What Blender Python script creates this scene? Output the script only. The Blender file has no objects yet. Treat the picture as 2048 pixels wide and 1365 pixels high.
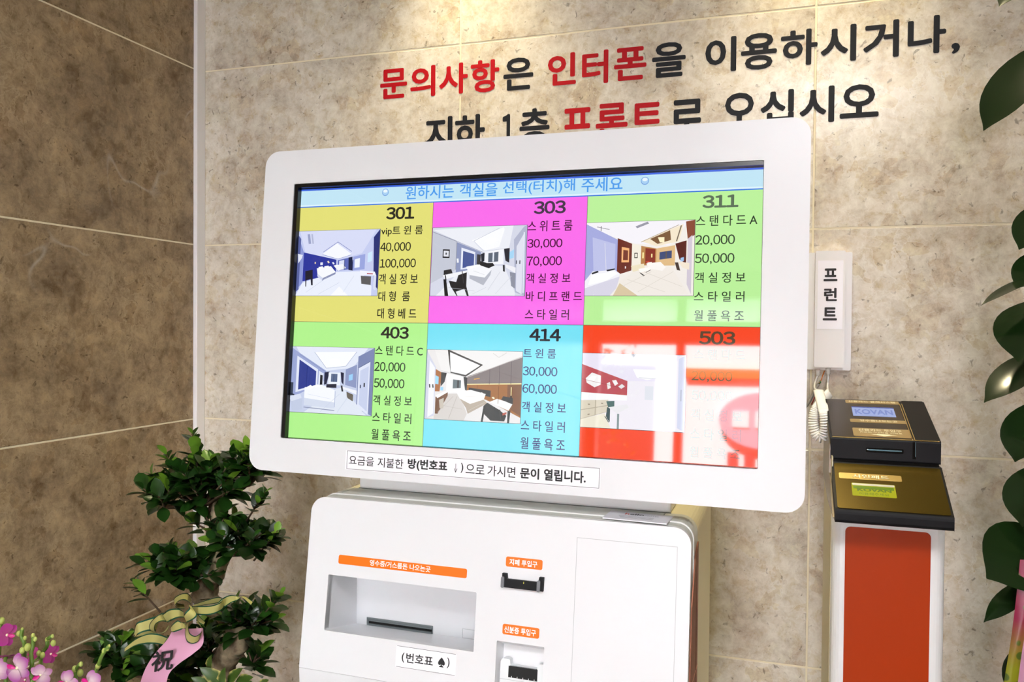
import bpy, math, random
from mathutils import Matrix, Vector
from mathutils.geometry import tessellate_polygon
random.seed(7)
S = bpy.context.scene
COL = S.collection

# ------------------------------------------------------------------ camera, sky, sun, exposure
F_PX = 1626.05
CAM = Vector((1.27102, -1.56964, 1.41826))
RT = Vector((0.950588, 0.310336, 0.008547)); UP = Vector((-0.013599, 0.014122, 0.999808)); FW = Vector((-0.310156, 0.950522, -0.017645))
cd = bpy.data.cameras.new('camera'); cam = bpy.data.objects.new('camera', cd); COL.objects.link(cam)
cd.sensor_fit = 'HORIZONTAL'; cd.sensor_width = 36.0; cd.lens = F_PX / 2048 * 36.0; cd.clip_start = .01
cam.matrix_world = Matrix(((RT.x, UP.x, -FW.x, CAM.x), (RT.y, UP.y, -FW.y, CAM.y), (RT.z, UP.z, -FW.z, CAM.z), (0, 0, 0, 1)))
S.camera = cam
S.view_settings.view_transform = 'Standard'; S.view_settings.look = 'None'
S.view_settings.gamma = 1.0; S.view_settings.use_curve_mapping = False
S.view_settings.exposure = 0.0
S.cycles.max_bounces = 8; S.cycles.diffuse_bounces = 5; S.cycles.glossy_bounces = 4
S.cycles.sample_clamp_indirect = 60.0; S.cycles.use_denoising = True
S.cycles.caustics_reflective = False; S.cycles.caustics_refractive = False

w = bpy.data.worlds.new('sky'); S.world = w; w.use_nodes = True
nt = w.node_tree; bg = nt.nodes['Background']
sky = nt.nodes.new('ShaderNodeTexSky'); sky.sky_type = 'NISHITA'; sky.sun_disc = False
sky.sun_elevation = math.radians(50); sky.sun_rotation = math.radians(10); sky.air_density = 1.0; sky.dust_density = 1.5
nt.links.new(sky.outputs[0], bg.inputs[0]); bg.inputs[1].default_value = 1.25
sd = bpy.data.lights.new('sun', 'SUN'); sd.energy = 110; sd.angle = .01; sd.color = (.90, .98, 1.05)
sun = bpy.data.objects.new('sun', sd); COL.objects.link(sun)
sun.rotation_euler = Vector((.18, -.62, -.74)).to_track_quat('-Z', 'Y').to_euler(); sun.location = (0, 6, 12)

# ------------------------------------------------------------------ helpers
def lin(c):
    if isinstance(c, str): c = [int(c[i:i + 2], 16) for i in (0, 2, 4)]
    return tuple((v / 255 / 12.92 if v / 255 <= .04045 else ((v / 255 + .055) / 1.055) ** 2.4) for v in c) + (1,)
MATS = {}
def mat(name, c='808080', rough=.5, metal=0., spec=.5, emit=0., coat=0., alpha=None, trans=0., sss=0.):
    if name in MATS: return MATS[name]
    m = bpy.data.materials.new(name); m.use_nodes = True; MATS[name] = m
    b = m.node_tree.nodes['Principled BSDF']
    b.inputs['Base Color'].default_value = lin(c); b.inputs['Roughness'].default_value = rough
    b.inputs['Metallic'].default_value = metal; b.inputs['Specular IOR Level'].default_value = spec
    b.inputs['Coat Weight'].default_value = coat; b.inputs['Coat Roughness'].default_value = .05
    if emit:
        b.inputs['Base Color'].default_value = (.004, .004, .004, 1)
        b.inputs['Emission Color'].default_value = lin(c); b.inputs['Emission Strength'].default_value = emit
    if trans: b.inputs['Transmission Weight'].default_value = trans
    return m
def scr(c): return mat('screen_' + c, c, .03, 0, .5, emit=SCREEN)
SCREEN = 1.0
def nodes(m): return m.node_tree.nodes, m.node_tree.links, m.node_tree.nodes['Principled BSDF']

class MB:
    def __init__(s): s.v = []; s.f = []; s.mi = []; s.ms = []; s.sm = []
    def add(s, vs, fs, m, T=None, smooth=False):
        if m not in s.ms: s.ms.append(m)
        k = s.ms.index(m); n = len(s.v)
        s.v += [(T @ Vector(p)) if T else Vector(p) for p in vs]
        for f in fs: s.f.append([i + n for i in f]); s.mi.append(k); s.sm.append(smooth)
        return s
    def box(s, T, u0, u1, v0, v1, w0, w1, m):
        vs = [(x, y, z) for z in (w0, w1) for y in (v0, v1) for x in (u0, u1)]
        return s.add(vs, [(0, 2, 3, 1), (4, 5, 7, 6), (0, 1, 5, 4), (2, 6, 7, 3), (0, 4, 6, 2), (1, 3, 7, 5)], m, T)
    def prism(s, T, poly, w0, w1, m, holes=(), back=True, smooth=False, front_m=None):
        """poly CCW in (u,v); w1 the face towards the viewer"""
        loops = [poly] + list(holes); pts = [p for l in loops for p in l]; n = len(pts)
        tris = tessellate_polygon([[Vector((p[0], p[1], 0)) for p in l] for l in loops]) if (holes or len(poly) > 4) else [(0, 1, 2), (0, 2, 3)][:len(poly) - 2]
        vs = [(p[0], p[1], w1) for p in pts]; fr = []
        for t in tris:
            a, b, c = (pts[i] for i in t)
            cr = (b[0] - a[0]) * (c[1] - a[1]) - (b[1] - a[1]) * (c[0] - a[0])
            fr.append(tuple(t) if cr > 0 else tuple(reversed(t)))
        s.add(vs, fr, front_m or m, T)
        if w0 == w1: return s
        if back: s.add([(p[0], p[1], w0) for p in pts], [tuple(reversed(t)) for t in fr], m, T)
        for l in loops:
            k = len(l)
            s.add([(p[0], p[1], w0) for p in l] + [(p[0], p[1], w1) for p in l], [(i, (i + 1) % k, k + (i + 1) % k, k + i) for i in range(k)], m, T, smooth)
        return s
    def tube(s, pts, r, m, n=8, cap=True):
        pts = [Vector(p) for p in pts]; r = r if isinstance(r, (list, tuple)) else [r] * len(pts)
        vs = []; fs = []; prev = None
        for i, p in enumerate(pts):
            d = (pts[min(i + 1, len(pts) - 1)] - pts[max(i - 1, 0)]).normalized()
            a = prev if prev else (Vector((0, 0, 1)) if abs(d.z) < .9 else Vector((1, 0, 0)))
            x = (a - d * a.dot(d)).normalized(); y = d.cross(x); prev = x
            vs += [p + (x * math.cos(2 * math.pi * k / n) + y * math.sin(2 * math.pi * k / n)) * r[i] for k in range(n)]
        for i in range(len(pts) - 1):
            fs += [(i * n + k, i * n + (k + 1) % n, (i + 1) * n + (k + 1) % n, (i + 1) * n + k) for k in range(n)]
        if cap: fs += [tuple(reversed(range(n))), tuple(range(len(vs) - n, len(vs)))]
        return s.add(vs, fs, m, None, True)
    def lathe(s, c, prof, m, n=24):
        vs = []; fs = []
        for r, z in prof: vs += [(c[0] + r * math.cos(2 * math.pi * k / n), c[1] + r * math.sin(2 * math.pi * k / n), c[2] + z) for k in range(n)]
        for i in range(len(prof) - 1): fs += [(i * n + k, i * n + (k + 1) % n, (i + 1) * n + (k + 1) % n, (i + 1) * n + k) for k in range(n)]
        return s.add(vs, fs, m, None, True)
    def ball(s, c, r, m, sc=(1, 1, 1), n=8):
        return s.lathe(c, [(max(1e-4, r * math.sin(math.pi * i / n)) * sc[0], -r * math.cos(math.pi * i / n) * sc[2]) for i in range(n + 1)], m, n + 2)
    def text(s, T, body, box, m, w=0., ext=0., bold=0., space=1., quad=None):
        """fit the lettering of body into box (L, R, B, Tp) of frame T"""
        vs, fs = glyphs(body, bold, space, ext)
        x0 = min(v[0] for v in vs); x1 = max(v[0] for v in vs); y0 = min(v[1] for v in vs); y1 = max(v[1] for v in vs)
        L, R, B, Tp = box
        o = [(L + (v[0] - x0) / (x1 - x0) * (R - L), B + (v[1] - y0) / (y1 - y0) * (Tp - B), w + (v[2] / .02 * ext if ext else 0) + (v[3] * 2.5e-5 if len(v) > 3 else 0)) for v in vs]
        return s.add(o, fs, m, T)
    def mesh(s, name):
        me = bpy.data.meshes.new(name); me.from_pydata([tuple(p) for p in s.v], [], s.f)
        for m in s.ms: me.materials.append(m)
        me.polygons.foreach_set('material_index', s.mi); me.polygons.foreach_set('use_smooth', s.sm); me.update(); return me
_G = {}
def outline(body, space, ext):
    cu = bpy.data.curves.new('letters', 'FONT'); cu.body = body; cu.space_character = space; cu.resolution_u = 3; cu.fill_mode = 'BOTH'
    if ext: cu.extrude = .01
    o = bpy.data.objects.new('letters', cu); COL.objects.link(o)
    dg = bpy.context.evaluated_depsgraph_get(); me = bpy.data.meshes.new_from_object(o.evaluated_get(dg))
    r = ([tuple(v.co) for v in me.vertices], [tuple(p.vertices) for p in me.polygons])
    bpy.data.objects.remove(o); bpy.data.curves.remove(cu); bpy.data.meshes.remove(me); return r
def glyphs(body, bold, space, ext):
    """outlines of a string; bold thickens every stroke by striking it again around a small circle"""
    k = (body, bold, space, bool(ext))
    if k in _G: return _G[k]
    if all(c in '0123456789,' for c in body) and len(body) > 2:
        vs, fs, x = [], [], 0.
        for c in body:                                       # full-width figures have the footed 1 of the display
            if ('d', c, bool(ext)) not in _G: _G[('d', c, bool(ext))] = outline(chr(0xFF10 + int(c)) if c != ',' else ',', 1, ext)
            v, f = _G[('d', c, bool(ext))]; x0 = min(p[0] for p in v); x1 = max(p[0] for p in v); adv = .58 if c != ',' else .28
            y0 = 0 if c != ',' else 0
            n = len(vs); vs += [(x + adv / 2 - (x0 + x1) / 2 + p[0], p[1], p[2]) for p in v]; fs += [tuple(i + n for i in q) for q in f]; x += adv
        ym = min(p[1] for p in vs) if ',' not in body else None
    else: vs, fs = outline(body, space, ext)
    if bold:
        vs = [(p[0], p[1], p[2], 8) for p in vs]; V2, F2 = list(vs), list(fs)
        for a in range(8):
            dx, dy = bold * math.cos(a * math.pi / 4), bold * math.sin(a * math.pi / 4); m = len(V2)
            V2 += [(p[0] + dx, p[1] + dy, p[2], a) for p in vs]; F2 += [tuple(i + m for i in q) for q in fs]
        vs, fs = V2, F2
    _G[k] = (vs, fs); return _G[k]

def obj(name, mb, parent=None, bevel=0., kind=None, label=None, seg=2):
    me = mb.mesh(name) if isinstance(mb, MB) else mb
    o = bpy.data.objects.new(name, me); COL.objects.link(o)
    if parent: o.parent = parent
    if kind: o['kind'] = kind
    if label: o['label'] = label
    if bevel:
        b = o.modifiers.new('bevel', 'BEVEL'); b.width = bevel; b.segments = seg; b.limit_method = 'ANGLE'; b.angle_limit = .6
        b.harden_normals = False
    return o
def thing(name, label, cat, loc=(0, 0, 0), rz=0., group=None):
    o = bpy.data.objects.new(name, None); COL.objects.link(o); o.location = loc; o.rotation_euler = (0, 0, rz); o.empty_display_size = .05
    o['label'] = label; o['category'] = cat
    if group: o['group'] = group
    return o
def frame(o, x, y):
    x = Vector(x).normalized(); y = Vector(y).normalized(); z = x.cross(y).normalized(); y = z.cross(x)
    return Matrix(((x.x, y.x, z.x, o[0]), (x.y, y.y, z.y, o[1]), (x.z, y.z, z.z, o[2]), (0, 0, 0, 1)))
def rrect(u0, u1, v0, v1, r, n=6, corners=(1, 1, 1, 1)):
    o = []
    for (cx, cy, a, k) in ((u1 - r, v0 + r, -90, 0), (u1 - r, v1 - r, 0, 1), (u0 + r, v1 - r, 90, 2), (u0 + r, v0 + r, 180, 3)):
        if corners[k]: o += [(cx + r * math.cos(math.radians(a + 90 * i / n)), cy + r * math.sin(math.radians(a + 90 * i / n))) for i in range(n + 1)]
        else: o.append(((u1, v0), (u1, v1), (u0, v1), (u0, v0))[k])
    return o
def rect(u0, u1, v0, v1): return [(u0, v0), (u1, v0), (u1, v1), (u0, v1)]
def ray(px, py): return (FW * F_PX + RT * (px - 1024) - UP * (py - 682.5)).normalized()
def at(px, py, y):
    d = ray(px, py); return CAM + d * ((y - CAM.y) / d.y)
def on(T, px, py, w=0.):
    Ti = T.inverted(); c = Ti @ CAM; d = Ti.to_3x3() @ ray(px, py); t = (w - c.z) / d.z; return (c.x + t * d.x, c.y + t * d.y)
def fit(T, l, r, t, b, w=0.):
    """box of frame T from the four extreme points of a piece of lettering"""
    return (on(T, *l, w)[0], on(T, *r, w)[0], on(T, *b, w)[1], on(T, *t, w)[1])

# ------------------------------------------------------------------ materials
def marble(name, dark, light, chip):
    m = mat(name, 'C0B090', .2, 0, .35); n, l, b = nodes(m)
    tc = n.new('ShaderNodeTexCoord'); oi = n.new('ShaderNodeObjectInfo')
    mul = n.new('ShaderNodeVectorMath'); mul.operation = 'SCALE'; mul.inputs['Scale'].default_value = 37.0
    cmb = n.new('ShaderNodeCombineXYZ'); l.new(oi.outputs['Random'], cmb.inputs[0]); l.new(oi.outputs['Random'], cmb.inputs[2])
    l.new(cmb.outputs[0], mul.inputs[0]); add = n.new('ShaderNodeVectorMath'); l.new(tc.outputs['Object'], add.inputs[0]); l.new(mul.outputs[0], add.inputs[1])
    P = add.outputs[0]
    def noise(sc, det, rough, dist):
        x = n.new('ShaderNodeTexNoise'); x.inputs['Scale'].default_value = sc; x.inputs['Detail'].default_value = det
        x.inputs['Roughness'].default_value = rough; x.inputs['Distortion'].default_value = dist; l.new(P, x.inputs['Vector']); return x
    def ramp(src, *st):
        r = n.new('ShaderNodeValToRGB'); e = r.color_ramp.elements
        while len(e) < len(st): e.new(.5)
        for i, (p, c) in enumerate(st): e[i].position = p; e[i].color = lin(c)
        l.new(src, r.inputs[0]); return r.outputs[0]
    def mix(a, bb, fac, mode='MIX'):
        x = n.new('ShaderNodeMix'); x.data_type = 'RGBA'; x.blend_type = mode
        (l.new(fac, x.inputs[0]) if hasattr(fac, 'links') else setattr(x.inputs[0], 'default_value', fac))
        l.new(a, x.inputs[6]); l.new(bb, x.inputs[7]); return x.outputs[2]
    cloud = ramp(noise(7.0, 12, .76, .3).outputs[0], (.36, dark), (.56, light), (.75, light))
    # breccia: pale fragments in a darker ground, wrinkled by noise
    wr = n.new('ShaderNodeVectorMath'); wr.operation = 'MULTIPLY_ADD'; nz = noise(14, 4, .6, .3)
    l.new(nz.outputs[1], wr.inputs[0]); wr.inputs[1].default_value = (.16, .16, .16); l.new(P, wr.inputs[2])
    vo = n.new('ShaderNodeTexVoronoi'); vo.feature = 'DISTANCE_TO_EDGE'; vo.inputs['Scale'].default_value = 24; l.new(wr.outputs[0], vo.inputs['Vector'])
    vc = n.new('ShaderNodeTexVoronoi'); vc.inputs['Scale'].default_value = 24; l.new(wr.outputs[0], vc.inputs['Vector'])
    sep = n.new('ShaderNodeSeparateColor'); l.new(vc.outputs['Color'], sep.inputs[0])
    frag = ramp(sep.outputs[0], (.0, 'A8A29A'), (.12, 'B2AEA8'), (.2, 'BCBCBC'), (.8, 'BCBCBC'), (.9, 'C6C5C2'), (1, 'C8C7C3'))
    c1 = mix(cloud, frag, .7, 'OVERLAY')
    grain = ramp(noise(38, 9, .74, .35).outputs[0], (.33, '8E867A'), (.5, 'BCBCBC'), (.66, 'DAD8D2'))
    c2 = mix(c1, grain, .75, 'OVERLAY')
    crack = ramp(vo.outputs[0], (.0, 'FFFFFF'), (.045, '000000'))
    msk = ramp(noise(7, 3, .5, .2).outputs[0], (.42, '000000'), (.60, 'B4B4B4'))
    mm = n.new('ShaderNodeMix'); mm.data_type = 'RGBA'; mm.blend_type = 'MULTIPLY'; mm.inputs[0].default_value = 1
    l.new(crack, mm.inputs[6]); l.new(msk, mm.inputs[7])
    col = n.new('ShaderNodeRGB'); col.outputs[0].default_value = lin(chip)
    bw = n.new('ShaderNodeRGBToBW'); l.new(mm.outputs[2], bw.inputs[0])
    c3 = mix(c2, col.outputs[0], bw.outputs[0])
    # specks of darker stone
    sp = ramp(noise(75, 3, .55, .8).outputs[0], (.29, '5F5140'), (.36, 'FFFFFF'))
    c4 = mix(c3, sp, .55, 'MULTIPLY')
    # a few white veins
    ve = noise(1.7, 3, .5, .5); ab = n.new('ShaderNodeMath'); ab.operation = 'SUBTRACT'; ab.inputs[1].default_value = .5; l.new(ve.outputs[0], ab.inputs[0])
    a2 = n.new('ShaderNodeMath'); a2.operation = 'ABSOLUTE'; l.new(ab.outputs[0], a2.inputs[0])
    vr = ramp(a2.outputs[0], (.0, '8C8C8C'), (.0045, '000000')); vm = ramp(noise(3.1, 2, .5, 0).outputs[0], (.55, '000000'), (.62, 'FFFFFF'))
    m3 = n.new('ShaderNodeMix'); m3.data_type = 'RGBA'; m3.blend_type = 'MULTIPLY'; m3.inputs[0].default_value = 1; l.new(vr, m3.inputs[6]); l.new(vm, m3.inputs[7])
    b2 = n.new('ShaderNodeRGBToBW'); l.new(m3.outputs[2], b2.inputs[0])
    wh = n.new('ShaderNodeRGB'); wh.outputs[0].default_value = lin('EAE6DE')
    l.new(mix(c4, wh.outputs[0], b2.outputs[0]), b.inputs['Base Color'])
    bp = n.new('ShaderNodeBump'); bp.inputs['Strength'].default_value = .04; bp.inputs['Distance'].default_value = .002
    l.new(grain, bp.inputs['Height']); l.new(bp.outputs[0], b.inputs['Normal'])
    return m
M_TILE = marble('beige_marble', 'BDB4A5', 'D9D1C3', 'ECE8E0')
M_TILE_L = marble('shaded_beige_marble', '7C6A54', 'A28E72', 'BCA88A')  # same marble; the left wall's dim, warm light is put into the colour
M_GROUT = mat('cream_grout', 'E9DFC4', .8)
M_WHITE = mat('white_lacquer', 'E0E1E4', .32, 0, .35)
M_WHITE2 = mat('white_plastic', 'E4E4E4', .28, 0, .5)
M_GREY = mat('silver_grey_lacquer', 'D2D4CC', .35, 0, .4)
M_WARMED = mat('yellow_lit_lacquer', 'F0E8C4', .4)  # whitish lacquer; the downlight's yellow cast is put into the colour
M_COPPER = mat('brushed_copper', '94604A', .5, .7)
M_BLACK = mat('black_plastic', '131315', .45, 0, .15)
M_GLOSS = mat('glossy_black', '0B0B0B', .08, 0, .6)
M_DARK = mat('dark_gap', '060606', .7)
M_ORANGE = mat('orange_sticker', 'EE7514', .4, 0, .25)
M_ORANGE2 = mat('orange_panel', 'A83401', .4, 0, .2)
M_PAPER = mat('white_paper', 'F2F1F6', .6)
M_INK = mat('black_ink', '16161A', .6)
M_GREYINK = mat('grey_ink', '55565C', .6)
M_SIGNBLACK = mat('black_vinyl', '202227', .5, 0, .15)
M_SIGNRED = mat('red_vinyl', 'B0121C', .5, 0, .15)
M_WTEXT = mat('white_print', 'FFFFFF', .5)
M_STEEL = mat('slot_metal', '8C9496', .3, .7)
M_LINE = mat('panel_joint', 'B4B7BA', .6)

# ------------------------------------------------------------------ room
Z = Matrix.Identity(4)
WALL = frame((0, 0, 0), (1, 0, 0), (0, 0, 1))            # u=X v=Z w=-Y
LWALL = frame((0, 0, 0), (0, -1, 0), (0, 0, 1))          # u=-Y, w=... towards -X; tiles use negative w
H = .4; XJ = [-.05, .64136, 1.3298, 2.0182, 2.2]; CEIL = 2.45; FRONT = -4.6; RIGHT = 2.2
mb = MB(); mb.box(WALL, -.2, RIGHT + .2, 0, CEIL + .2, -.2, -.0009, M_GROUT)
wb = obj('wall_back', mb, kind='structure')
J = .0017
def tile(parent, c, su, sv, m, axis):
    mb = MB()
    if axis == 'b': mb.box(Z, -su / 2, su / 2, -.0, .008, -sv / 2, sv / 2, m)
    else: mb.box(Z, -.008, 0, -su / 2, su / 2, -sv / 2, sv / 2, m)
    o = obj('tile', mb, parent, .0008, seg=1); o.location = c; return o
for i in range(len(XJ) - 1):
    for k in range(7):
        a, b_ = max(XJ[i], .001), min(XJ[i + 1], RIGHT); z0, z1 = k * H, min((k + 1) * H, CEIL)
        tile(wb, ((a + b_) / 2, 0, (z0 + z1) / 2), b_ - a - 2 * J, z1 - z0 - 2 * J, M_TILE, 'b')
mb = MB(); mb.box(Z, -.2, -.0009, FRONT - .2, 0, 0, CEIL + .2, M_GROUT)
wl = obj('wall_left', mb, kind='structure')
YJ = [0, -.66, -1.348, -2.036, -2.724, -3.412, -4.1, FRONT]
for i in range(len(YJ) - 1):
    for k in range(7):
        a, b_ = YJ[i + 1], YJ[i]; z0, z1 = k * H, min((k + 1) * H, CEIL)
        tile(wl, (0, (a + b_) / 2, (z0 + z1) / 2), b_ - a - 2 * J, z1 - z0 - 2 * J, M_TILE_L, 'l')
mb = MB(); mb.box(Z, .0005, .0113, -.0285, -.0005, 0, CEIL, mat('white_trim', 'F1F0F4', .35))
obj('trim_1', mb, kind='structure', bevel=.0012)
mb = MB(); mb.box(Z, RIGHT, RIGHT + .2, FRONT - .2, .0, 0, CEIL + .2, mat('right_wall_paint', '8E8474', .7)); obj('wall_right', mb, kind='structure')
mb = MB(); mb.box(Z, -.2, RIGHT + .2, FRONT - .2, .2, CEIL, CEIL + .2, mat('ceiling_paint', 'D8D4CA', .8)); obj('ceiling', mb, kind='structure')
mb = MB(); mb.box(Z, -.2, RIGHT + .2, FRONT - .2, .2, -.1, 0, mat('floor_stone', '6E6A62', .6, 0, .3)); obj('floor', mb, kind='structure')
# street front: open doorway with a frosted transom above a dark header
M_FRAME = mat('dark_door_frame', '1C1C1E', .5)
mb = MB(); mb.box(Z, -.2, RIGHT + .2, FRONT - .2, FRONT, 2.3, CEIL + .1, mat('lintel_paint', '6E675C', .8)); mb.box(Z, -14, 16, FRONT - .2, FRONT + .3, CEIL + .2, 7.4, MATS['lintel_paint']); mb.box(Z, 1.5, RIGHT, FRONT - .2, FRONT, 0, 2.3, MATS['lintel_paint']); obj('wall_front', mb, kind='structure')  # unseen upper storeys and right-hand part added to hold back sun and daylight
mb = MB(); mb.box(Z, 0, 1.5, FRONT - .12, FRONT - .02, 2.0, 2.14, M_FRAME)
for x in (.0, .555, 1.45): mb.box(Z, x, x + .05, FRONT - .12, FRONT - .02, 0, 2.3, M_FRAME)
dr = obj('door_1', mb, kind='structure')
mt = mat('frosted_film', 'E8ECEC', .5); n_, l_, b_ = nodes(mt)
tr = n_.new('ShaderNodeBsdfTranslucent'); tr.inputs[0].default_value = (.85, .87, .87, 1); l_.new(tr.outputs[0], n_['Material Output'].inputs[0])
for a, b_ in ((.05, .555), (.605, 1.45)):
    mb = MB(); mb.box(Z, a, b_, FRONT - .075, FRONT - .07, 2.14, 2.3, mt); obj('pane', mb, dr)

# street outside, seen only as the bright reflection on the glass of the screen
mb = MB(); mb.box(Z, -14, 16, -13, FRONT - .2, -.12, -.02, mat('asphalt', '66676A', .9)); obj('street', mb, kind='structure')
t = thing('building', 'sunlit white building across the street, reflected in the screen', 'building', (0, -11, 0))
MW = mat('white_render', 'F4F2EE', .8)
mb = MB(); mb.box(Z, -14, 16, -2, 0, 0, 9, MW); obj('wall', mb, t)
for x in (-9, -6, -3.9):
    for z in (3.6, 6.3):
        mb = MB(); mb.box(Z, x, x + 1.4, -.05, .02, z, z + 1.5, mat('dark_window', '20262A', .1)); obj('window', mb, t)
for x in (3, 6, 9):
    for z in (3.6, 6.3):
        mb = MB(); mb.box(Z, x, x + 1.4, -.05, .02, z, z + 1.5, MATS['dark_window']); obj('window', mb, t)
mb = MB(); mb.box(Z, -2.9, -.62, -.1, .04, 0, 2.6, MATS['dark_window']); obj('shop_window', mb, t)
mb = MB(); mb.box(Z, -.2, .95, 0, .09, 2.43, 2.56, mat('orange_band', 'E8762A', .6)); obj('sign_band', mb, t)
mb = MB(); OV = frame((.86, .12, 1.86), (-1, 0, 0), (0, 0, 1))
mb.prism(OV, [(.58 * math.cos(a * math.pi / 16), .38 * math.sin(a * math.pi / 16)) for a in range(32)], -.1, 0, mat('pink_sign', 'F3A7B4', .6)); ov = obj('oval_sign', mb, t)
mb = MB()
for k in range(3): mb.box(OV, -.42 + .3 * k, -.2 + .3 * k, -.1, .12, 0, .02, MW)
obj('block_letters', mb, ov)
for k in range(3):
    mb = MB(); mb.box(Z, .4 + .22 * k, .53 + .22 * k, 0, .06, 0, 1.42, mat('red_board', 'C4202E', .6)); obj('red_board', mb, t)
t = thing('street_tree', 'leafy green tree by the street, reflected in the screen', 'tree', (-1.05, -8.6, 0))
mb = MB(); mb.tube([(0, 0, 0), (.03, 0, .8), (0, .02, 1.6), (.05, 0, 2.3)], [.07, .06, .05, .02], mat('bark', '6A5644', .9)); obj('trunk', mb, t)
mb = MB(); M_TL = mat('tree_leaf', '6FA03A', .5)
for k in range(420):
    a = random.random() * 6.28; r = .62 * random.random() ** .5; z = 1.2 + random.random() * 1.7
    F = frame((r * math.cos(a), r * math.sin(a), z), (random.uniform(-1, 1), random.uniform(-1, 1), random.uniform(-.4, .4)), (random.uniform(-1, 1), random.uniform(-1, 1), random.uniform(-1, 1)))
    mb.add([(0, -.05, 0), (.025, 0, .01), (0, .06, 0), (-.025, 0, .01)], [(0, 1, 2, 3)], M_TL, F)
obj('foliage', mb, t, kind='stuff')

# two warm downlights close to the back wall, just above the picture
for i, (x, e, yy) in enumerate(((.665, 34, -.13), (1.34, 34, -.16))):
    t = thing('downlight', ('warm recessed downlight above the red lettering, glow at the top of the wall' if i == 0 else 'warm recessed downlight above the black lettering, right of the other glow'), 'downlight', (x, yy, CEIL))
    mb = MB(); mb.lathe((0, 0, 0), [(.05, -.001), (.056, -.006), (.046, -.01), (.04, -.004), (.036, .0)], mat('lamp_ring', 'E8E6E0', .4)); obj('trim_ring', mb, t)
    mb = MB(); mb.lathe((0, 0, 0), [(.0005, -.002), (.036, -.002)], mat('lamp_lens', 'FFE2A0', .5, emit=8)); obj('lens', mb, t)
    ld = bpy.data.lights.new('downlight_lamp', 'SPOT'); ld.energy = e; ld.color = (1, .85, .52); ld.spot_size = math.radians(80); ld.spot_blend = .9; ld.shadow_soft_size = .03
    lo = bpy.data.objects.new('downlight_lamp', ld); COL.objects.link(lo); lo.parent = t; lo.location = (0, 0, -.015); lo.rotation_euler = (math.radians(-6), 0, 0)

# fill lamp added unseen behind the camera to brighten the wall and monitor
t = thing('fill_lamp', 'flat square lamp added unseen behind the camera as fill light', 'ceiling lamp', (1.45, -2.1, CEIL))
mb = MB(); mb.box(Z, -.32, .32, -.32, .32, -.05, 0, mat('lamp_frame', 'EDEDED', .4)); obj('housing', mb, t, .004)
ld = bpy.data.lights.new('fill_lamp_light', 'AREA'); ld.shape = 'SQUARE'; ld.size = .6; ld.energy = 42; ld.color = (.98, .98, 1)
lo = bpy.data.objects.new('fill_lamp_light', ld); COL.objects.link(lo); lo.parent = t; lo.location = (0, 0, -.055)

# ------------------------------------------------------------------ lettering on the wall
C3 = lambda x, y: (700 + x / 2.926, y / 2.926)
C4 = lambda x, y: (1300 + x / 2.738, y / 2.738)
K, Rr = M_SIGNBLACK, M_SIGNRED
line1 = [('문', C3, (177, 505), (335, 490), (256, 403), (256, 577), Rr), ('의', C3, (353, 530), (500, 470), (487, 381), (487, 562), Rr),
 ('사', C3, (522, 515), (690, 440), (655, 366), (655, 548), Rr), ('항', C3, (707, 385), (874, 395), (838, 346), (790, 541), Rr),
 ('은', C3, (898, 450), (1073, 440), (985, 338), (985, 527), K), ('인', C3, (1158, 370), (1322, 480), (1305, 306), (1250, 498), Rr),
 ('터', C3, (1358, 400), (1512, 400), (1497, 290), (1497, 486), Rr), ('폰', C3, (1545, 405), (1735, 388), (1640, 277), (1640, 470), Rr),
 ('을', C3, (1768, 350), (1965, 330), (1868, 248), (1865, 452), K), ('이', C4, (303, 295), (473, 290), (457, 198), (455, 390), K),
 ('용', C4, (498, 290), (695, 275), (592, 182), (597, 382), K), ('하', C4, (717, 225), (918, 245), (880, 156), (874, 355), K),
 ('시', C4, (934, 290), (1130, 230), (1115, 131), (1108, 333), K), ('거', C4, (1167, 280), (1364, 210), (1348, 106), (1343, 312), K),
 ('나', C4, (1411, 180), (1622, 172), (1577, 82), (1572, 291), K), (',', C4, (1650, 260), (1697, 260), (1675, 235), (1670, 295), K)]
line2 = [('지', C3, (440, 830), (600, 760), (585, 680), None, K), ('하', C3, (615, 760), (790, 745), (755, 667), None, K), ('１', C3, (886, 700), (966, 740), (925, 668), None, K),
 ('층', C3, (992, 750), (1168, 740), (1080, 635), None, K), ('프', C3, (1240, 775), (1422, 765), (1332, 632), .062, Rr), ('론', C3, (1438, 720), (1625, 712), (1535, 604), None, Rr),
 ('트', C3, (1642, 747), (1832, 735), (1740, 601), .060, Rr), ('로', C4, (107, 700), (297, 690), (200, 545), .0655, K), ('오', C4, (392, 665), (587, 652), (490, 508), .0645, K),
 ('십', C4, (605, 590), (788, 580), (773, 488), None, K), ('시', C4, (818, 635), (1010, 560), (993, 469), (990, 669), K), ('오', C4, (1038, 642), (1252, 622), (1147, 462), (1147, 645), K)]
for nm, line, lab in (('wall_lettering', line1, 'upper line of large red and black vinyl lettering on the marble wall'),
                      ('wall_lettering', line2, 'lower line of vinyl lettering on the marble wall, half hidden by the monitor')):
    t = thing(nm, lab, 'lettering', (.7, 0, 1.6))
    TW = Matrix.Translation((-.7, 0, -1.6)) @ WALL
    for ch, C, l, r, tp, bt, m in line:
        if isinstance(bt, tuple): b4 = fit(WALL, C(*l), C(*r), C(*tp), C(*bt))
        else:
            zt = on(WALL, *C(*tp))[1]; b4 = (on(WALL, *C(*l))[0], on(WALL, *C(*r))[0], zt - (bt or .072), zt)
        mb = MB(); mb.text(TW, ch, b4, m, .0004, .0002, .027); obj('letter', mb, t)

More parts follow.
